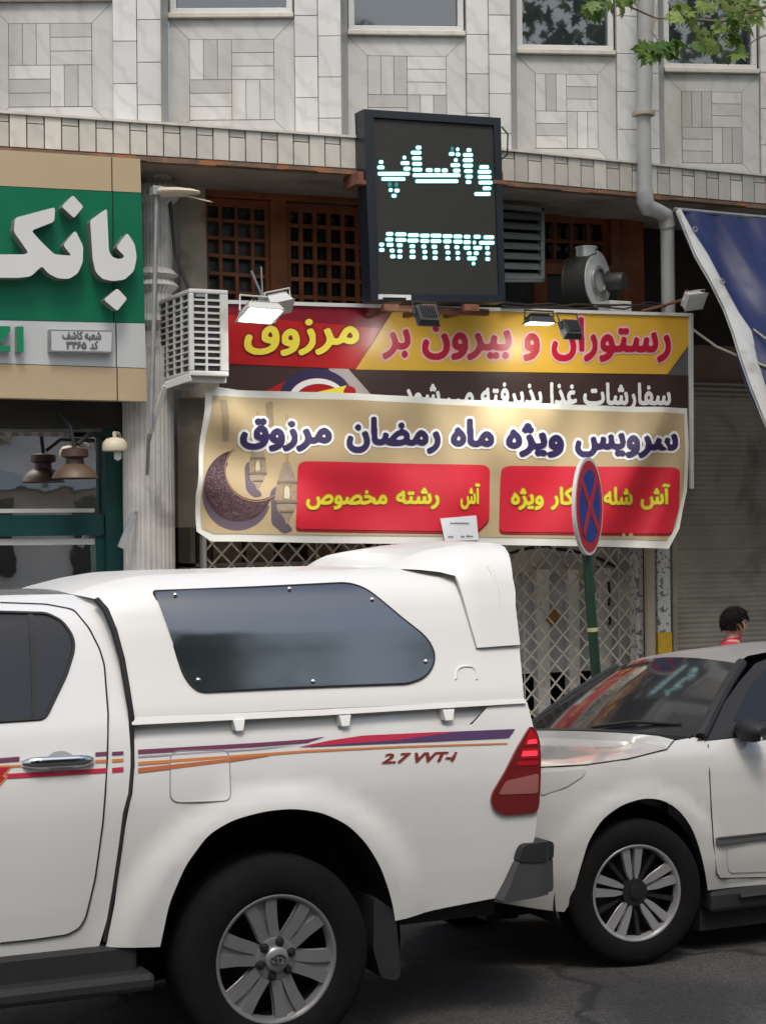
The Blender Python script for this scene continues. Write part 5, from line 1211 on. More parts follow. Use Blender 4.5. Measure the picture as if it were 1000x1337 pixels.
_s = np.array([at(a, b, .33)[[0, 2]] for a, b in zs_px]); Fsp = mkF(_s[:, 0], _s[:, 1], -.006); Fs0 = Fsp; Fsp = lambda x, z: Fs0(x, z)+.10*(lambda t: t*t*(3-2*t))(np.clip((.93-x)/.38, 0, 1))
sl_ = PX([(659, 714.5), (664, 723), (667, 735), (669, 750), (670, 765), (674, 800), (679, 842), (650, 844), (623, 846), (612, 808), (602, 772), (595, 752), (575, 747), (548, 744)], Fsp)
tops2 = [(x, float(np.interp(x, _s[:, 0], _s[:, 1]))) for x in np.linspace(_s[0, 0], _s[-1, 0], 34)]
mb = MB(); panel(mb, tops2+sl_, Fsp, 0, 0, .03, mirror=(TW, TSH)); bridge(mb, [(x, float(Fsp(x, z)), z) for x, z in tops2+sl_[:7]], TW, TSH, 14, .02); sp_ = mb.build('spoiler', GEL, can)
mb = MB(); mb.tube([(x, float(Fsp(x, z))+.006, z) for x, z in sl_[6:12]], .003, 5, False); mb.build('spoiler_seam', mat('seam_grey', (.50, .49, .46), .7), sp_)
# small moulded details of the canopy
mb = MB(); q = rnd([(595, 887), (596, 874), (603, 870), (616, 870), (622, 876), (622, 887)], 5, open_=True); P = PX(q, Fc); mb.tube([(x, float(Fc(x, z))-.001, z) for x, z in P], .005, 6); mb.build('moulded_grip', GEL, can)
mb = MB(); q = PX([(636, 742), (643, 740), (651, 765), (654, 800), (650, 802), (644, 770)], Fsp); panel(mb, rnd(q, .01), Fsp, -.012, 0, .05); 
mb = MB(); q = PX([(637, 738), (643, 748), (650, 775), (654, 806)], Fsp); mb.tube([(x, float(Fsp(x, z))+.004, z) for x, z in q], [.010, .012, .010, .003], 8); mb.build('spoiler_flute', GEL, sp_)
mb = MB(); rows = [[(x1c+.035+.05*4*t*(1-t), .42+(TW-.84)*t, z-TSH*t) for t in np.linspace(0, 1, 9)] for z in (1.40, 1.72)]; mb.grid(rows); mb.build('rear_window', TGL, can)
# stripes and lettering on the flank
def deco(pts, m, nm, off=.003, F=Fb, g=.06, parent=trk): return pxpanel(pts, F, off, m, nm, parent, g=g)
deco([(180, 979), (336, 970), (400, 965.5), (424, 962), (400, 970), (336, 975), (180, 984.5)], ST_PUR, 'stripe'); deco([(180, 987), (336, 977), (396, 972), (336, 979), (180, 989.3)], ST_LIL, 'stripe')
deco([(180, 995), (300, 986.5), (400, 979.5), (520, 974), (662, 970), (662, 971.8), (520, 976.5), (400, 982.5), (300, 990), (180, 999.5)], ST_ORG, 'stripe')
deco([(180, 1003), (220, 999), (300, 990.5), (345, 986), (352, 987), (300, 995), (222, 1004.5), (180, 1009.5)], mat('decal_rust', (.48, .15, .06), .35), 'stripe')
deco([(389, 975.5), (430, 967), (474, 960.5), (560, 956.5), (600, 955), (560, 968.5), (500, 971)], ST_RED, 'stripe'); deco([(600, 955), (672, 952), (664, 963.5), (560, 968.5), (500, 971), (389, 975.8), (520, 966)], ST_NAV, 'stripe', .0036)
deco([(146, 982), (161, 981), (161, 985.5), (146, 986.5)], ST_PUR, 'stripe'); deco([(146, 991.5), (161, 990.5), (161, 994.5), (146, 995.5)], ST_ORG, 'stripe'); deco([(146, 1003), (161, 1001.5), (161, 1007.5), (146, 1009)], ST_RED, 'stripe')
deco([(-40, 993), (25, 988), (25, 994), (-40, 999)], ST_PUR, 'stripe', .0048, parent=d_); deco([(124, 982.5), (139.5, 981.5), (139.5, 986.5), (124, 987.5)], ST_PUR, 'stripe', .0048, parent=d_); deco([(124, 992.5), (139, 991.5), (139, 995.5), (124, 996.5)], ST_ORG, 'stripe', .0048, parent=d_)
deco([(-40, 1003), (27, 998.5), (27, 1001.5), (-40, 1006)], ST_ORG, 'stripe', .0048, parent=d_); deco([(8, 1010.5), (70, 1007), (139, 1003), (139, 1009), (70, 1013.5), (6, 1017)], ST_RED, 'stripe', .0048, parent=d_)
deco([(-30, 1001), (17, 999), (6, 1012), (10, 1014), (-4, 1031), (-30, 1040)], ST_ORG, 'emblem_edge', .0052, parent=d_); deco([(-30, 1003), (13, 1001.5), (2, 1013), (6, 1016), (-6, 1027), (-30, 1034)], mat('decal_crimson', (.42, .02, .03), .35), 'emblem', .0060, parent=d_)
a = MB(); word(a, '2.7', 497, 537, 996.6, 995.2, 17.5, Fb, .0035, 3, 2, g=9, shear=.35); word(a, 'VVT-i', 541, 597, 995.2, 993.4, 17.5, Fb, .0035, 3, 2, g=9, shear=.35); a.build('engine_lettering', ST_BRN, trk)
# fuel flap, tail lamp, bumper, mud flap
q = rnd([(222, 1042), (222, 988), (228, 981), (290, 979), (299, 984), (301, 1040), (296, 1046), (230, 1048)], 8); P = PX(q, Fb); mb = MB(); panel(mb, P, Fb, .002, 0, .06); ff = mb.build('fuel_flap', PAINT, trk); mb = MB(); mb.tube([(x, float(Fb(x, z))-.0015, z) for x, z in P+P[:1]], .0026, 5, False); mb.build('flap_seam', mat('seam_silver', (.3, .3, .3), .6), ff)
Ft = lambda x, z: Fb(x, z)-.012+1.6*np.maximum(0, x-1.10)**2
lp_ = rnd([(693, 947), (701, 955), (705, 968), (706.5, 992), (704, 1056), (699, 1062), (656, 1065.5), (643, 1056), (641, 1040), (660, 1008), (676, 976)], [6, 5, 5, 5, 8, 6, 10, 8, 10, 4, 4])
mb = MB(); panel(mb, PX(lp_, Ft), Ft, 0, .07, .04); tl_ = mb.build('tail_lamp', LAMPD, trk)
for pts in ([(692, 952), (700, 960), (702, 972), (684, 974)], [(682, 978), (703, 977), (703, 990), (678, 991)], [(676, 994), (703, 993), (702, 999), (673, 1000)]): 
    mb = MB(); panel(mb, PX(rnd(pts, 2), Ft), Ft, .002, 0, .05); mb.build('lamp_cell', LAMPR, tl_)
for pts in ([(690, 966), (700, 965), (701, 971), (687, 972)], [(682, 981), (701, 980), (701, 987), (680, 988)]): 
    mb = MB(); panel(mb, PX(rnd(pts, 2), Ft), Ft, .004, 0, .05); mb.build('lit_bar', LAMPG, tl_)
mb = MB(); panel(mb, PX(rnd([(660, 1020), (703, 1010), (702, 1036), (650, 1038)], 4), Ft), Ft, .002, 0, .05); mb.build('pale_cell', mat('lamp_pale_pink', (.35, .12, .11), .12, coat=1), tl_)  # paler pink area across the lower middle of the lamp
mb = MB(); c = MB(); panel(mb, PX(lp_, Ft), Ft, 0, .0, .04, mirror=(TW, TSH)); mb.ch = mb.ch[1:]; mb.build('tail_lamp', LAMPD, trk)
Fbp = lambda x, z: .02+.10*np.clip((x-1.12)/.1, 0, 2)**2
def bumper(pts, m, nm, off, dep=.2):
    P = PX(rnd(pts, 5), Fbp); mb = MB(); panel(mb, P, Fbp, off, 0, .05, mirror=(TW, TSH))
    bridge(mb, [(x, float(Fbp(x, z))-off, z) for x, z in P+P[:1]], TW, TSH, 8); return mb.build(nm, m, trk)
bumper([(676, 1110), (681, 1102), (716, 1097), (719, 1102), (718, 1121), (673, 1125)], PLAS, 'bumper_step', .03)
bumper([(674, 1124), (718, 1119), (719, 1160), (714, 1167), (652, 1179), (664, 1152)], mat('bumper_grey', (.05, .05, .052), .45, var=.1), 'bumper', .024)
mb = MB(); q = PX([(487, 1170), (515, 1190), (522, 1272), (516, 1281), (496, 1276), (486, 1240)], const(.06)); mb.prism([(x, z) for x, z in rnd(q, .02)], (0, .05, 0), (1, 0, 0), (0, 0, 1), (0, 1, 0), .24); mb.build('mud_flap', PLAS, trk)
mb = MB(); mb.tube([(.62, 1.2, .40), (1.1, 1.25, .40)], .03, 10); mb.lathe([(.34, -.1), (.36, -.08), (.36, .08), (.34, .1), (0, .1)], (.72, .95, .62), (0, 0, 1), 32); mb.build('spare_wheel', RUB, trk)

# ------------------------------------------------------------------ compact suv behind the truck
YS, SW, SSH = .62, 1.82, .085
_sz = np.array([.15, .3, .45, .6, .75, .88, .95, 1.0, 1.04, 1.15, 1.3, 1.40, 1.44, 1.465, 1.48]); _sy = np.array([.10, .055, .02, .004, 0, .006, .02, .045, .085, .16, .26, .33, .37, .42, .5])
_sg = np.linspace(.15, 1.5, 500); _SP = _smooth(_sz, _sy, _sg, .016)
SHX, SHZ = 2.01, .339
def Fs(x, z): return YS+np.interp(z, _sg, _SP)+.62*np.clip((1.86-x)/.62, 0, 1.2)**2.4-archb(x, z, SHX, SHZ, .42, .52, .02)
suv = thing('compact_suv', (3.4, 1.5, -.02), 'pearl white compact suv with dusty grey roof paled like reflected sky standing close behind the pickup', 'car')
SWT = 2*YS+SW
front = [(1.66, .27), (1.40, .30), (1.33, .36), (1.30, .50), (1.285, .66), (1.30, .80), (1.34, .895)]
topf = PX([(707, 1003), (764, 1000), (820, 992), (870, 979.5), (880, 967.5), (906, 963), (924, 968)], Fs)
side = front+topf+[(3.2, 1.03), (4.2, 1.05), (5.1, 1.06), (5.45, 1.0), (5.52, .75), (5.45, .42), (5.1, .36)]
ra = SHX+2.62
side += [(ra+.375*cos(R(a)), SHZ+.375*sin(R(a))) for a in range(0, 181, 12)]+[(ra-.42, .30), (3.0, .295)]
side += PX(rnd([(924, 1163), (921, 1140), (914, 1110), (904, 1082), (888, 1059), (867, 1045), (842, 1042), (812, 1051), (786, 1070), (768, 1099), (757, 1136), (748, 1168), (742, 1183)], 12, 3, True), Fs)
mb = MB(); panel(mb, side, Fs, 0, 0, .045, mirror=(SWT, SSH))
sp3 = lambda L: [(x, float(Fs(x, z)), z) for x, z in L]
bridge(mb, sp3(front), SWT, SSH, 16, 0, 1, .10)
bd = mb.build('body', PAINT2, suv)
hood_e = [front[-1]]+topf[:5]
mb = MB(); rows = []
for i, (x, z) in enumerate(hood_e):
    y = float(Fs(x, z)); row = []; dx = (-.10, -.06, -.03, -.02, .0, .0)[i]
    for k in range(17):
        t = k/16; c4 = 4*t*(1-t); yy = y+(SWT-2*y)*t; row.append((x+dx*c4-(.06*c4 if i == len(hood_e)-1 else 0), yy, z+.004-SSH*(yy-y)+.035*c4**.5*(1 if i else .4)))
    rows.append(row)
mb.grid(rows); hd_ = mb.build('hood', PAINT2, suv)
mb = MB(); mb.tube([(x, float(Fs(x, z))-.002, z+.004) for x, z in hood_e], .0025, 5, False); mb.build('hood_seam', SEAM, hd_)
# windscreen, pillars, roof
b0 = px3((908, 963), Fs); NB = 13
Bn = b0; Tn = at(961, 866, YS+.36); 
def far(p): return np.array([p[0], SWT-p[1], p[2]-SSH*(SWT-2*p[1])])
Bf, Tf = far(Bn), far(Tn)
rows = []
for s in np.linspace(0, 1, 9):
    row = []
    for t in np.linspace(0, 1, NB):
        c4 = 4*t*(1-t); p = (Bn*(1-t)+Bf*t)*(1-s)+(Tn*(1-t)+Tf*t)*s; row.append(tuple(p+np.array([-.13*c4*(1-s)-.06*c4*s, 0, .03*c4*(1-s)+.045*c4*s+.02*sin(s*pi)])))
    rows.append(row)
mb = MB(); mb.grid(rows); mb.build('windscreen', glass('dusty_windscreen', (.02, .022, .024), 0, .075), suv)
frame_w = [rows[i][0] for i in range(9)]
mb = MB(); mb.tube([tuple(np.array(p)+np.array([.025, -.012, 0])) for p in frame_w], .028, 8); mb.tube([tuple(np.array(rows[i][-1])+np.array([.025, .012, 0])) for i in range(9)], .028, 8); each(mb, 'a_pillar', PLAS, suv, 3)
mb = MB(); mb.tube([tuple(np.array(p)+np.array([-.02, 0, -.01])) for p in rows[0]], .022, 8); mb.build('cowl', PLAS, suv)
mb = MB(); p0 = np.array(rows[0][5])+np.array([-.01, 0, .02]); p1 = np.array(rows[1][1])+np.array([0, -.02, .0]); mb.tube([p0, (p0+p1)/2+np.array([-.01, 0, .02]), p1], .009, 6); mb.build('wiper', PLAS, suv)
rt = [(Tn[0]-.0, Tn[2]), (Tn[0]+.10, Tn[2]+.030), (Tn[0]+.25, 1.388), (Tn[0]+.6, 1.412), (4.2, 1.42), (5.0, 1.39), (5.35, 1.30)]
ROOFM = mat('roof_dust_sky_grey', (.26, .255, .245), .4, var=.15, vs=4, stain=(.36, .34, .31), ss=3)  # dusty grey lightened to stand in for sky reflected on the roof
rows2 = [rows[-1]]
for x, z in rt[1:]:
    yn = YS+.40; row = []
    for t in np.linspace(0, 1, NB):
        c4 = 4*t*(1-t); yy = yn+(SWT-2*yn)*t; row.append((x-.06*c4*(1 if x < 4 else -1)*(.6 if x > 3.2 else 1), yy, z-SSH*(yy-yn)+.030*c4**.7))
    rows2.append(row)
mb = MB(); mb.grid(rows2); mb.build('roof', ROOFM, suv)
mb = MB(); mb.tube([(Tn[0]+.24, YS+.40, 1.395), (Tn[0]+.40, YS+.385, 1.432), (4.2, YS+.38, 1.455), (5.1, YS+.39, 1.41)], .02, 8); mb.build('roof_rail', mat('rail_silver', (.6, .6, .6), .3, .6), suv)
# side glass band (black pillars) and window
gb = [(topf[-1][0]-.06, topf[-1][1]+.004), (Bn[0]+.05, Bn[2]+.03)]+[(Bn[0]+(Tn[0]-Bn[0])*s+.05, Bn[2]+(Tn[2]-Bn[2])*s+.01) for s in (.35, .7)]+[(Tn[0]+.06, Tn[2]+.0), (Tn[0]+.25, 1.385), (Tn[0]+.6, 1.405), (4.2, 1.41), (5.0, 1.38), (5.3, 1.27), (5.4, 1.06), (5.1, 1.06), (4.2, 1.05), (3.2, 1.03)]
mb = MB(); panel(mb, gb, Fs, .002, 0, .06, mirror=(SWT, SSH)); each(mb, 'pillar_band', PLAS, suv)
sgl = PX([(957, 941), (966, 920), (978, 897), (1000, 872), (1020, 856), (1060, 846)], Fs)+[(4.1, 1.40), (4.1, 1.08), (3.2, 1.06)]
mb = MB(); panel(mb, sgl, Fs, .006, 0, .06, mirror=(SWT, SSH)); each(mb, 'side_window', CGL, suv)
# front door
dl = PX([(924, 972), (926, 1010), (928, 1050), (931, 1098), (935, 1140), (940, 1147.5), (1000, 1146)], Fs)
pd = dl+[(3.55, .36), (3.6, 1.03)]
mb = MB(); panel(mb, pd, Fs, .002, 0, .06); d2 = mb.build('front_door', PAINT2, suv)
mb = MB(); mb.tube([(x, float(Fs(x, z))-.002, z) for x, z in dl+[(3.55, .36), (3.6, 1.03)]], .003, 5, False); mb.build('door_seam', SEAM, d2)
dm = PX([(934, 1094), (1010, 1088), (1010, 1100), (934, 1103)], Fs); mb = MB(); panel(mb, [dm[0], (3.5, dm[0][1]+.0), (3.5, dm[3][1]), dm[3]], Fs, .014, .012, .2); mb.build('door_moulding', mat('moulding_grey', (.09, .09, .09), .4), d2, bevel=.003)
mb = MB(); panel(mb, [(dm[0][0], dm[0][1]+.003), (3.5, dm[0][1]+.003), (3.5, dm[0][1]-.006), (dm[0][0], dm[0][1]-.006)], Fs, .017, .004, .2); mb.build('chrome_strip', CHR, d2)
mb = MB(); panel(mb, PX(rnd([(948, 1108), (1010, 1104), (1010, 1138), (950, 1140)], 6), Fs), Fs, .006, 0, .06); mb.build('door_pressing', PAINT2, d2)
mb = MB(); mb.box(2.42, 4.2, YS+.03, YS+.2, .20, .30); mb.build('side_sill', PLAS, suv, bevel=.02)
mb = MB(); a = px3((965, 1172), const(YS+.02)); mb.box(a[0], 4.1, YS+.005, YS+.04, .265, .28); mb.build('sill_trim', CHR, suv)
# mirror
c = at(974, 953, YS+.02); rows = []
for u in np.linspace(0, 1, 9):
    k = (sin(pi*(.06+.88*u)))**.55; rows.append([(c[0]-.0+.11*cos(q)*k*.62, c[1]+.06-.20*u+.0, c[2]+.056*sin(q)*k+.0) for q in np.linspace(0, 2*pi, 17)[:-1]])
mb = MB(); mb.grid(rows, 1, True, True); mb.add(rows[0], [tuple(range(16))]); mb.add(rows[-1], [tuple(range(16))]); mr_ = mb.build('door_mirror', PLAS, suv)
mb = MB(); mb.bar((c[0]+.0, c[1]+.08, c[2]-.06), (c[0]+.06, YS+.12, c[2]-.085), .06, .035); mb.build('mirror_arm', PLAS, mr_)
mb = MB(); mb.box(c[0]-.02, c[0]+.10, c[1]-.152, c[1]-.14, c[2]-.035, c[2]-.018); mb.build('mirror_trim', CHR, mr_)
# headlamp, arch trim, wells
hl = PX(rnd([(704, 1009), (740, 1006), (765, 1004), (760, 1014), (738, 1028), (705, 1039)], 4), Fs); mb = MB(); panel(mb, hl, Fs, .006, .03, .05, mirror=(SWT, SSH)); _m = mb.ch; mb.ch = _m[:1]+_m[2:]; mb.build('headlamp', LENSC, suv); mb.ch = _m[1:2]; mb.build('headlamp', LENSC, suv)
mb = MB(); mb.lathe([(.40, -.03), (.40, -.3), (0, -.3)], (SHX, YS+.06, SHZ), (0, -1, 0), 40, a0=-pi/2*1.2, a1=pi/2*1.2); mb.lathe([(.395, .05), (.395, -.3), (0, -.3)], (ra, YS+.06, SHZ), (0, -1, 0), 40, a0=-pi/2*1.2, a1=pi/2*1.2); each(mb, 'wheel_well', SEAM, suv)
mb = MB(); mb.box(2.42, ra-.42, YS+.12, YS+SW-.12, .10, .42); mb.box(1.45, 1.62, YS+.45, YS+SW-.45, .18, .5); mb.box(1.55, 2.45, YS+.42, YS+SW-.42, .2, .75); mb.box(ra+.40, 5.4, YS+.15, YS+SW-.15, .2, .5); mb.build('underbody', PLAS, suv)
mb = MB(); rows = [[(1.30+.02*i, YS+.55+(SW-1.1)*t-0, .35+.12*i-SSH*(.55+(SW-1.1)*t)) for t in np.linspace(0, 1, 5)] for i in range(2)]
mb.box(1.20, 1.26, YS+.62, YS+SW-.62, .42, .60); mb.build('grille', PLAS, suv, bevel=.01)
wheel(suv, (SHX, YS+.11, SHZ), .335, .222, .22, 5, yaw=R(-7)); wheel(suv, (ra, YS+.11, SHZ), .335, .222, .22, 5)
for x in (SHX, ra): wheel(suv, (x, YS+SW-.11, SHZ-.14), .335, .222, .22, 5)
mb = MB(); rows = [[(2.9, YS+.4+(SW-.8)*t, z) for t in (0, 1)] for z in (.85, 1.15)]; mb.box(2.95, 3.1, YS+.35, YS+.75, .7, 1.22); mb.box(2.95, 3.1, YS+1.05, YS+1.45, .65, 1.17); mb.box(2.5, 2.75, YS+.3, YS+1.5, .8, .93)
each(mb, 'cabin_seat', PLAS, suv, bevel=.03)

# ------------------------------------------------------------------ pedestrian
SKIN = mat('skin', (.42, .25, .17), .55, var=.08, vs=20); HAIR = mat('black_hair', (.006, .005, .005), .85, spec=.15); SHIRT = mat('red_shirt', (.38, .015, .05), .8, var=.12, vs=15, bump=.2, bs=40); TROU = mat('dark_trousers', (.03, .032, .045), .85, var=.15, vs=12); SHOE = mat('shoe', (.02, .02, .02), .5)
def skin(name, V, E, Rr, m, parent, sub=2):
    me = bpy.data.meshes.new(name); me.from_pydata(V, E, []); o = bpy.data.objects.new(name, me); COL.objects.link(o)
    md = o.modifiers.new('s', 'SKIN'); md.use_smooth_shade = True
    for v, r in zip(me.skin_vertices[0].data, Rr): v.radius = (r, r) if not isinstance(r, tuple) else r
    me.skin_vertices[0].data[0].use_root = True
    ss = o.modifiers.new('u', 'SUBSURF'); ss.levels = ss.render_levels = sub
    dg = bpy.context.evaluated_depsgraph_get(); dg.update(); m2 = bpy.data.meshes.new_from_object(o.evaluated_get(dg)); bpy.data.objects.remove(o)
    m2.name = name; m2.materials.clear(); m2.materials.append(m); o = bpy.data.objects.new(name, m2); COL.objects.link(o); o.parent = parent
    m2.polygons.foreach_set('use_smooth', [True]*len(m2.polygons)); ORG[o] = ORG[parent]; return o
hp = at(951, 797, 4.3); H = hp[2]-SWZ; s_ = H/1.76
per = thing('person', (hp[0], 4.3, SWZ), 'person with short black hair and red collared shirt walking right before the roller shutter', 'person'); per.rotation_euler = (0, 0, R(-24))
sc = lambda L: [tuple(q*s_ for q in p) for p in L]
# walking towards +x; y is across
BV = sc([(0, 0, .94), (.0, 0, 1.12), (.01, 0, 1.32), (.02, 0, 1.45), (.035, 0, 1.52), (.04, 0, 1.60), (.045, 0, 1.68),
         (.0, -.09, .90), (.16, -.10, .52), (.10, -.10, .10), (.24, -.11, .035), (0, .09, .90), (-.06, .10, .52), (-.30, .10, .14), (-.20, .11, .045),
         (.02, -.18, 1.40), (-.07, -.22, 1.13), (.04, -.22, .90), (.07, -.21, .80), (.02, .18, 1.40), (.08, .22, 1.13), (.24, .21, .95), (.30, .20, .88)])
BE = [(0, 1), (1, 2), (2, 3), (3, 4), (4, 5), (5, 6), (0, 7), (7, 8), (8, 9), (9, 10), (0, 11), (11, 12), (12, 13), (13, 14), (3, 15), (15, 16), (16, 17), (17, 18), (3, 19), (19, 20), (20, 21), (21, 22)]
BR = [.12, .115, .125, .10, .052, .075, .075, .085, .06, .042, .04, .085, .06, .042, .04, .055, .042, .034, .03, .055, .042, .034, .03]
skin('body', BV, BE, [r*s_ for r in BR], SKIN, per)
# head with face
def blob(name, c, r, m, parent, fn, nu=28, nv=20):
    rows = []
    for i in range(nv+1):
        th = pi*i/nv; row = []
        for j in range(nu):
            ph = 2*pi*j/nu; d = np.array([sin(th)*cos(ph), sin(th)*sin(ph), cos(th)]); k = fn(d); row.append(tuple(np.array(c)+d*np.array(r)*k))
        rows.append(row)
    mb = MB(); mb.grid([[tuple(np.array(p)+np.array(ORG[parent])) for p in r_] for r_ in rows], 1, True, True); return mb.build(name, m, parent)
hc = np.array((.055, 0, 1.645))*s_
def face(d):
    k = 1.0; k += .16*math.exp(-((d[1]/.16)**2+((d[2]+.12)/.16)**2)) * (d[0] > .3); k -= .10*math.exp(-((abs(d[1])-.32)**2/.015+((d[2]-.05)/.12)**2))*(d[0] > .3); k += .05*math.exp(-((d[1]/.3)**2+((d[2]+.62)/.12)**2))*(d[0] > .2); k += .04*math.exp(-((d[1]/.3)**2+((d[2]+.42)/.06)**2))*(d[0] > .5)
    if d[2] < -.2 and d[0] < -.1: k -= .18*min(1, -d[2])
    return k
hd = blob('head', hc, np.array((.098, .078, .118))*s_, SKIN, per, face)
def hairf(d):
    k = 1.17+.05*sin(9*d[1]+5*d[2])*.6+.04*sin(17*d[0]+11*d[2])
    if d[0] > .45 and d[2] < .42: k = .78
    if d[2] < -.55: k = .8
    if d[2] < -.05 and d[0] > .1: k = .8
    if d[0] > .3 and d[2] >= .42: k += .10
    return k
blob('hair', hc+np.array((-.008, 0, .012))*s_, np.array((.104, .088, .118))*s_, HAIR, per, hairf, 40, 30)
mb = MB(); rr_ = random.Random(2); O = np.array(ORG[per])
for i in range(260):
    d = np.array([rr_.gauss(-.2, 1), rr_.gauss(0, 1), rr_.gauss(.6, .7)]); d /= np.linalg.norm(d)
    if d[2] < -.3 or (d[0] > .5 and d[2] < .35): continue
    p = hc+np.array((-.008, 0, .012))*s_+d*np.array((.104, .088, .118))*s_*1.13; t = np.cross(d, (rr_.gauss(0, 1), rr_.gauss(0, 1), rr_.gauss(0, 1))); t /= np.linalg.norm(t)+1e-9
    q = p+t*.05*s_+d*.004*s_+np.array((.004, 0, -.008)); mb.tube([O+p-d*.012, O+(p+q)/2+d*.002, O+q], [.010*s_, .008*s_, .001], 6, False)
mb.build('hair_locks', HAIR, per)
for sy in (-1, 1): blob('ear', hc+np.array((-.005, sy*.080, -.01))*s_, np.array((.022, .010, .034))*s_, SKIN, per, lambda d: 1, 12, 8)
for sy in (-1, 1): blob('eye', hc+np.array((.083, sy*.031, .006))*s_, np.array((.011, .013, .010))*s_, BLACK, per, lambda d: 1, 10, 8)
skin('shirt', [BV[i] for i in (0, 1, 2, 3, 15, 16, 19, 20)]+[tuple(np.array(BV[4])*np.array((1, 1, .992)))], [(0, 1), (1, 2), (2, 3), (3, 4), (4, 5), (3, 6), (6, 7), (3, 8)], [r*s_ for r in (.145, .14, .152, .142, .085, .068, .085, .068, .092)], SHIRT, per)
skin('trousers', [BV[i] for i in (0, 7, 8, 9, 11, 12, 13)], [(0, 1), (1, 2), (2, 3), (0, 4), (4, 5), (5, 6)], [r*s_ for r in (.135, .10, .078, .064, .10, .078, .064)], TROU, per)
ck = np.array(BV[4])*np.array((1, 1, .988)); mb = MB(); mb.tube([O+ck+np.array((.062*s_*cos(t)-.004, .066*s_*sin(t), .012*cos(t)+.012)) for t in np.linspace(0, 2*pi, 25)], .016*s_, 8, False); mb.build('collar', SHIRT, per)
for k in (10, 14):
    a = np.array(BV[k])+O; mb = MB(); mb.tube([a+np.array((-.13*s_, 0, .01)), a+np.array((-.02, 0, .01)), a+np.array((.07*s_, 0, -.005))], [.042*s_, .048*s_, .03*s_], 12); mb.build('shoe', SHOE, per)
# hands: palm, four fingers and a thumb
for k, pk in ((18, 17), (22, 21)):
    a = np.array(BV[k]); d = a-np.array(BV[pk]); d /= np.linalg.norm(d); sd = np.array((1., 0, 0))-d*d[0]; sd /= np.linalg.norm(sd); nn = np.cross(d, sd)
    V = [tuple(a), tuple(a+d*.05*s_)]; E = [(0, 1)]; Rr = [.026*s_, .03*s_]
    for i, ln in enumerate((.062, .072, .066, .05)):
        o_ = a+d*.07*s_+sd*(.024-.016*i)*s_; b0_ = len(V); V += [tuple(o_), tuple(o_+d*ln*.5*s_+nn*.006), tuple(o_+d*ln*.85*s_+nn*.022)]; E += [(1, b0_), (b0_, b0_+1), (b0_+1, b0_+2)]; Rr += [.0095*s_, .0085*s_, .007*s_]
    b0_ = len(V); V += [tuple(a+d*.03*s_+sd*.034*s_), tuple(a+d*.065*s_+sd*.05*s_+nn*.01)]; E += [(1, b0_), (b0_, b0_+1)]; Rr += [.011*s_, .0085*s_]
    skin('hand', V, E, Rr, SKIN, per, 1)

# ------------------------------------------------------------------ plane tree at the kerb, only one branch reaches into view
LEAF = bpy.data.materials.new('leaf'); LEAF.use_nodes = True; N = LEAF.node_tree.nodes; L = LEAF.node_tree.links; b = N['Principled BSDF']; b.inputs['Roughness'].default_value = .5
a_ = N.new('ShaderNodeAttribute'); a_.attribute_name = 'tone'; rp = N.new('ShaderNodeValToRGB'); rp.color_ramp.elements[0].color = (.045, .125, .014, 1); rp.color_ramp.elements[1].color = (.30, .37, .10, 1); L.new(a_.outputs['Fac'], rp.inputs[0]); L.new(rp.outputs[0], b.inputs['Base Color'])
tr = N.new('ShaderNodeBsdfTranslucent'); L.new(rp.outputs[0], tr.inputs[0]); mx = N.new('ShaderNodeMixShader'); mx.inputs[0].default_value = .4; L.new(b.outputs[0], mx.inputs[1]); L.new(tr.outputs[0], mx.inputs[2]); L.new(mx.outputs[0], N['Material Output'].inputs[0])
BARK = mat('bark', (.23, .2, .155), .85, var=.35, vs=9, bump=.5, bs=30, stain=(.1, .085, .06)); TWIG = mat('twig', (.2, .16, .1), .7)
YT = 3.0
tree = thing('plane_tree', (6.4, 3.1, SWZ), 'plane tree at the kerb whose lobed green leaves hang into the upper right corner', 'tree')
mb = MB(); P = [(6.4, 3.1, SWZ-.1), (6.42, 3.08, .4), (6.38, 3.1, 1.6), (6.3, 3.05, 2.8), (6.35, 3.1, 4.0), (6.2, 3.2, 5.2), (6.5, 3.3, 7.0)]
mb.tube(P, [.26, .2, .18, .17, .15, .11, .06], 16); mb.build('trunk', BARK, tree)
tw = [at(1090, -60, YT), at(1000, 8, YT), at(943, 27, YT), at(922, 26, YT), at(896, 23, YT), at(857, 23, YT), at(826, 10, YT), at(795, -6, YT)]
mb = MB(); mb.tube([(6.3, 3.1, 4.6)]+[tuple((np.array((6.3, 3.1, 4.6))+tw[0])/2+np.array((0, 0, .15)))]+tw[:1], [.06, .04, .02], 10); mb.tube(tw, [.016, .011, .009, .008, .0075, .007, .006, .004], 8)
mb.tube([at(943, 27, YT), at(955, 8, YT), at(975, -12, YT)], .006, 6); mb.tube([at(896, 23, YT), at(880, 12, YT), at(872, 2, YT)], .005, 6); mb.tube([at(857, 23, YT), at(850, 40, YT-.05), at(862, 56, YT-.1)], .005, 6); mb.tube([at(1000, 45, YT), at(985, 52, YT), at(976, 60, YT)], .004, 6)
mb.tube([(6.2, 3.2, 5.2), (5.4, 2.7, 6.2), (4.6, 2.4, 6.9)], [.07, .045, .02], 10); mb.tube([(6.35, 3.1, 4.3), (7.2, 2.6, 5.4), (8, 2.3, 6.2)], [.08, .05, .02], 10); mb.build('branch', TWIG, tree)
lobes = []
for i in range(5):   # lobed leaf outline (unit size, stalk at origin, pointing +v)
    pass
half = [(0, 0), (.16, .03), (.34, -.06), (.30, .10), (.52, .16), (.36, .28), (.40, .36), (.56, .58), (.34, .52), (.22, .50), (.22, .70), (.10, .78), (0, 1.02)]
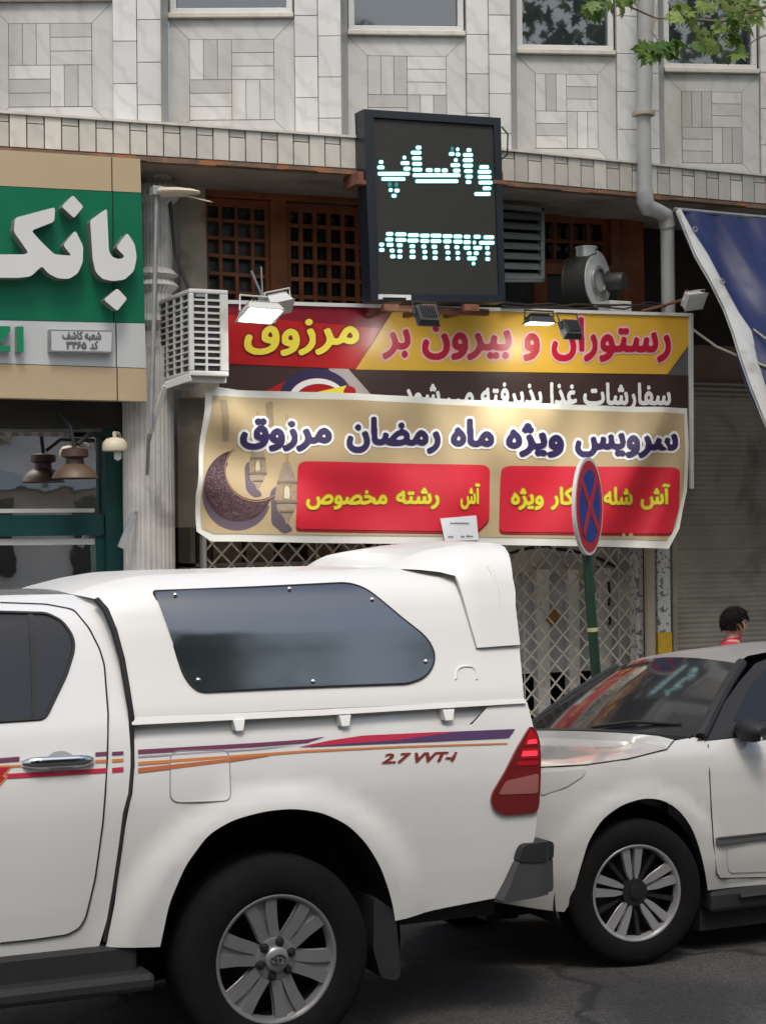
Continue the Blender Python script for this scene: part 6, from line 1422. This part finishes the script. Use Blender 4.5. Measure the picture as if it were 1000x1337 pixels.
leafp = half+[(-a, b) for a, b in half[1:-1]][::-1]
def leaf(mb, c, sz, n, upd, tone):
    n = Vector(n).normalized(); v = Vector(upd); v = (v-n*v.dot(n)).normalized(); u = v.cross(n); V = []
    for a, b_ in leafp: V.append(tuple(Vector(c)+u*a*sz+v*(b_*sz)+n*(-.22*sz*abs(a)+.10*sz*sin(b_*3)-.18*sz*b_*b_)))
    m = len(V); V.append(tuple(Vector(c)+v*.35*sz+n*.03*sz)); mb.add(V, [(i, (i+1) % m, m) for i in range(m)], tone)
rl = random.Random(21); mb = MB(); st = MB()
def cluster(pts, n, size, tones, droop):
    for i in range(n):
        p = rl.choice(pts); q = at(p[0]+rl.uniform(-p[2], p[2]), p[1]+rl.uniform(-p[3], p[3]), YT+rl.uniform(-.12, .12)); a = rl.uniform(-1, 1)
        up_ = (a*.9, rl.uniform(-.5, .3), droop+rl.uniform(-.5, .5)); leaf(mb, q, size*rl.uniform(.7, 1.15), (rl.uniform(-.6, .6), rl.uniform(-1, -.1), rl.uniform(-.2, .9)), up_, rl.uniform(*tones))
cluster([(858, 60, 20, 8), (880, 62, 18, 10), (850, 66, 10, 6)], 34, .115, (.0, .35), -.5)
cluster([(800, 3, 26, 7), (775, 8, 12, 5), (825, -6, 20, 8)], 28, .10, (.05, .5), -.5)
cluster([(900, 12, 16, 14), (885, 22, 14, 6), (935, 6, 22, 8)], 22, .10, (.5, 1.0), -.1)
cluster([(950, 40, 26, 16), (930, 48, 16, 14), (975, 14, 22, 16), (960, 62, 12, 8)], 46, .115, (.1, .8), -.5)
cluster([(1000, -20, 60, 22), (900, -45, 90, 20)], 40, .085, (.1, .8), -.4)
for i in range(1500):
    a, r_ = rl.uniform(0, 2*pi), rl.uniform(.3, 1)**.5; q = (6.4+2.4*r_*cos(a), 2.7+1.9*r_*sin(a), 7.3+1.5*rl.uniform(-1, 1)*(1.1-r_*.6))
    leaf(mb, q, .16*rl.uniform(.7, 1.2), (rl.uniform(-1, 1), rl.uniform(-1, 1), rl.uniform(.1, 1)), (rl.uniform(-1, 1), rl.uniform(-1, 1), -.5), rl.uniform(0, .8))
mb.build('foliage', LEAF, tree)

# ------------------------------------------------------------------ far side of the street (mirrored in the glass)
ob = thing('tan_building', (-2, -24, 0), 'plain tan block with dark windows on the far side of the street', 'building')
mb = MB(); mb.box(-26, 24, -30, -24, 0, 10.5); mb.build('wall', mat('tan_render', (.74, .60, .52), .85, var=.15, vs=.6), ob)
mb = MB()
for i in range(16):
    for j in range(3): mb.box(-25+i*3.1, -23.4+i*3.1, -23.98, -23.9, 1.0+j*3.3, 2.9+j*3.3)
each(mb, 'window', WGL, ob); 
mb = MB(); mb.box(-26, 24, -24.5, -23.6, 3.2, 3.5); mb.build('awning_band', FRAMW, ob)
LAB = ('tall street tree at the far kerb, leftmost of the row', 'tall street tree at the far kerb opposite the truck', 'leaning street tree at the far kerb opposite the suv', 'wide street tree at the far kerb opposite the tarpaulin', 'tall street tree at the far kerb, rightmost of the row')
mbt, mbc = MB(), MB()
mbt.tube([(0, 0, -.1), (.1, 0, 3), (-.1, .1, 6), (.1, .1, 8.5)], [.28, .2, .14, .05], 12); mbt.tube([(.05, 0, 4), (1.2, .4, 6.5), (1.8, .6, 8)], [.12, .08, .03], 8); mbt.tube([(0, 0, 4.4), (-1.3, -.3, 6.8), (-1.9, -.5, 8)], [.12, .08, .03], 8)
for i in range(1500):
    d = Vector((rl.gauss(0, 1), rl.gauss(0, 1), rl.gauss(0, 1))).normalized()*rl.uniform(.25, 1)**.5; k = 1+.25*sin(4*d.x+2*d.z)*cos(3*d.y); q = Vector((d.x*2.9*k, d.y*2.7*k, 7.4+d.z*3.2*k))
    leaf(mbc, q, rl.uniform(.4, .75), (rl.uniform(-1, 1), rl.uniform(-1, 1), rl.uniform(.1, 1)), (rl.uniform(-1, 1), rl.uniform(-1, 1), -.5), rl.uniform(0, .7))
for k, (tx, ty, sc_, rz) in enumerate(((-11, -15.5, 1, 0), (-3.5, -16, 1.1, 2), (4.5, -15.2, .95, 4), (13, -16, 1.12, 1), (21, -15.4, 1, 3))):
    t = thing('street_tree', (0, 0, 0), LAB[k], 'tree', 'trees along the far kerb')
    if k == 0: tk, cw_ = mbt.build('trunk', BARK, t), mbc.build('crown', LEAF, t)
    else:
        for o in (tk, cw_): q = o.copy(); COL.objects.link(q); q.parent = t
    t.location = (tx, ty, 0); t.scale = (sc_,)*3; t.rotation_euler = (0, 0, rz)
# unseen bus added behind the viewpoint to keep low sky light off the truck
van = thing('shade_bus', (-2.4, -7.7, 0), 'dark bus added unseen behind the viewpoint to block low sky light', 'shade_bus')
mb = MB(); pr = [(-5.9, .45), (-6.0, .9), (-5.6, 1.35), (-4.9, 2.35), (-4.6, 2.62), (.9, 2.70), (1.1, 2.5), (1.15, .5), (.9, .4), (-5.5, .4)]
mb.prism(rnd(pr, .12), (0, -6.72, 0), (1, 0, 0), (0, 0, 1), (0, -1, 0), 1.95); mb.build('body', mat('bus_grey', (.05, .052, .055), .35, coat=.4), van, bevel=.06)
mb = MB()
for a, b in ((-4.4, -3.2), (-3.1, -1.6), (-1.5, 0), (.1, .95)): mb.box(a, b, -6.735, -6.715, 1.45, 2.25)
each(mb, 'window', CGL, van)
for x in (-4.7, .0): wheel(van, (x, -6.85, .34), .34, .2, .2, 5)
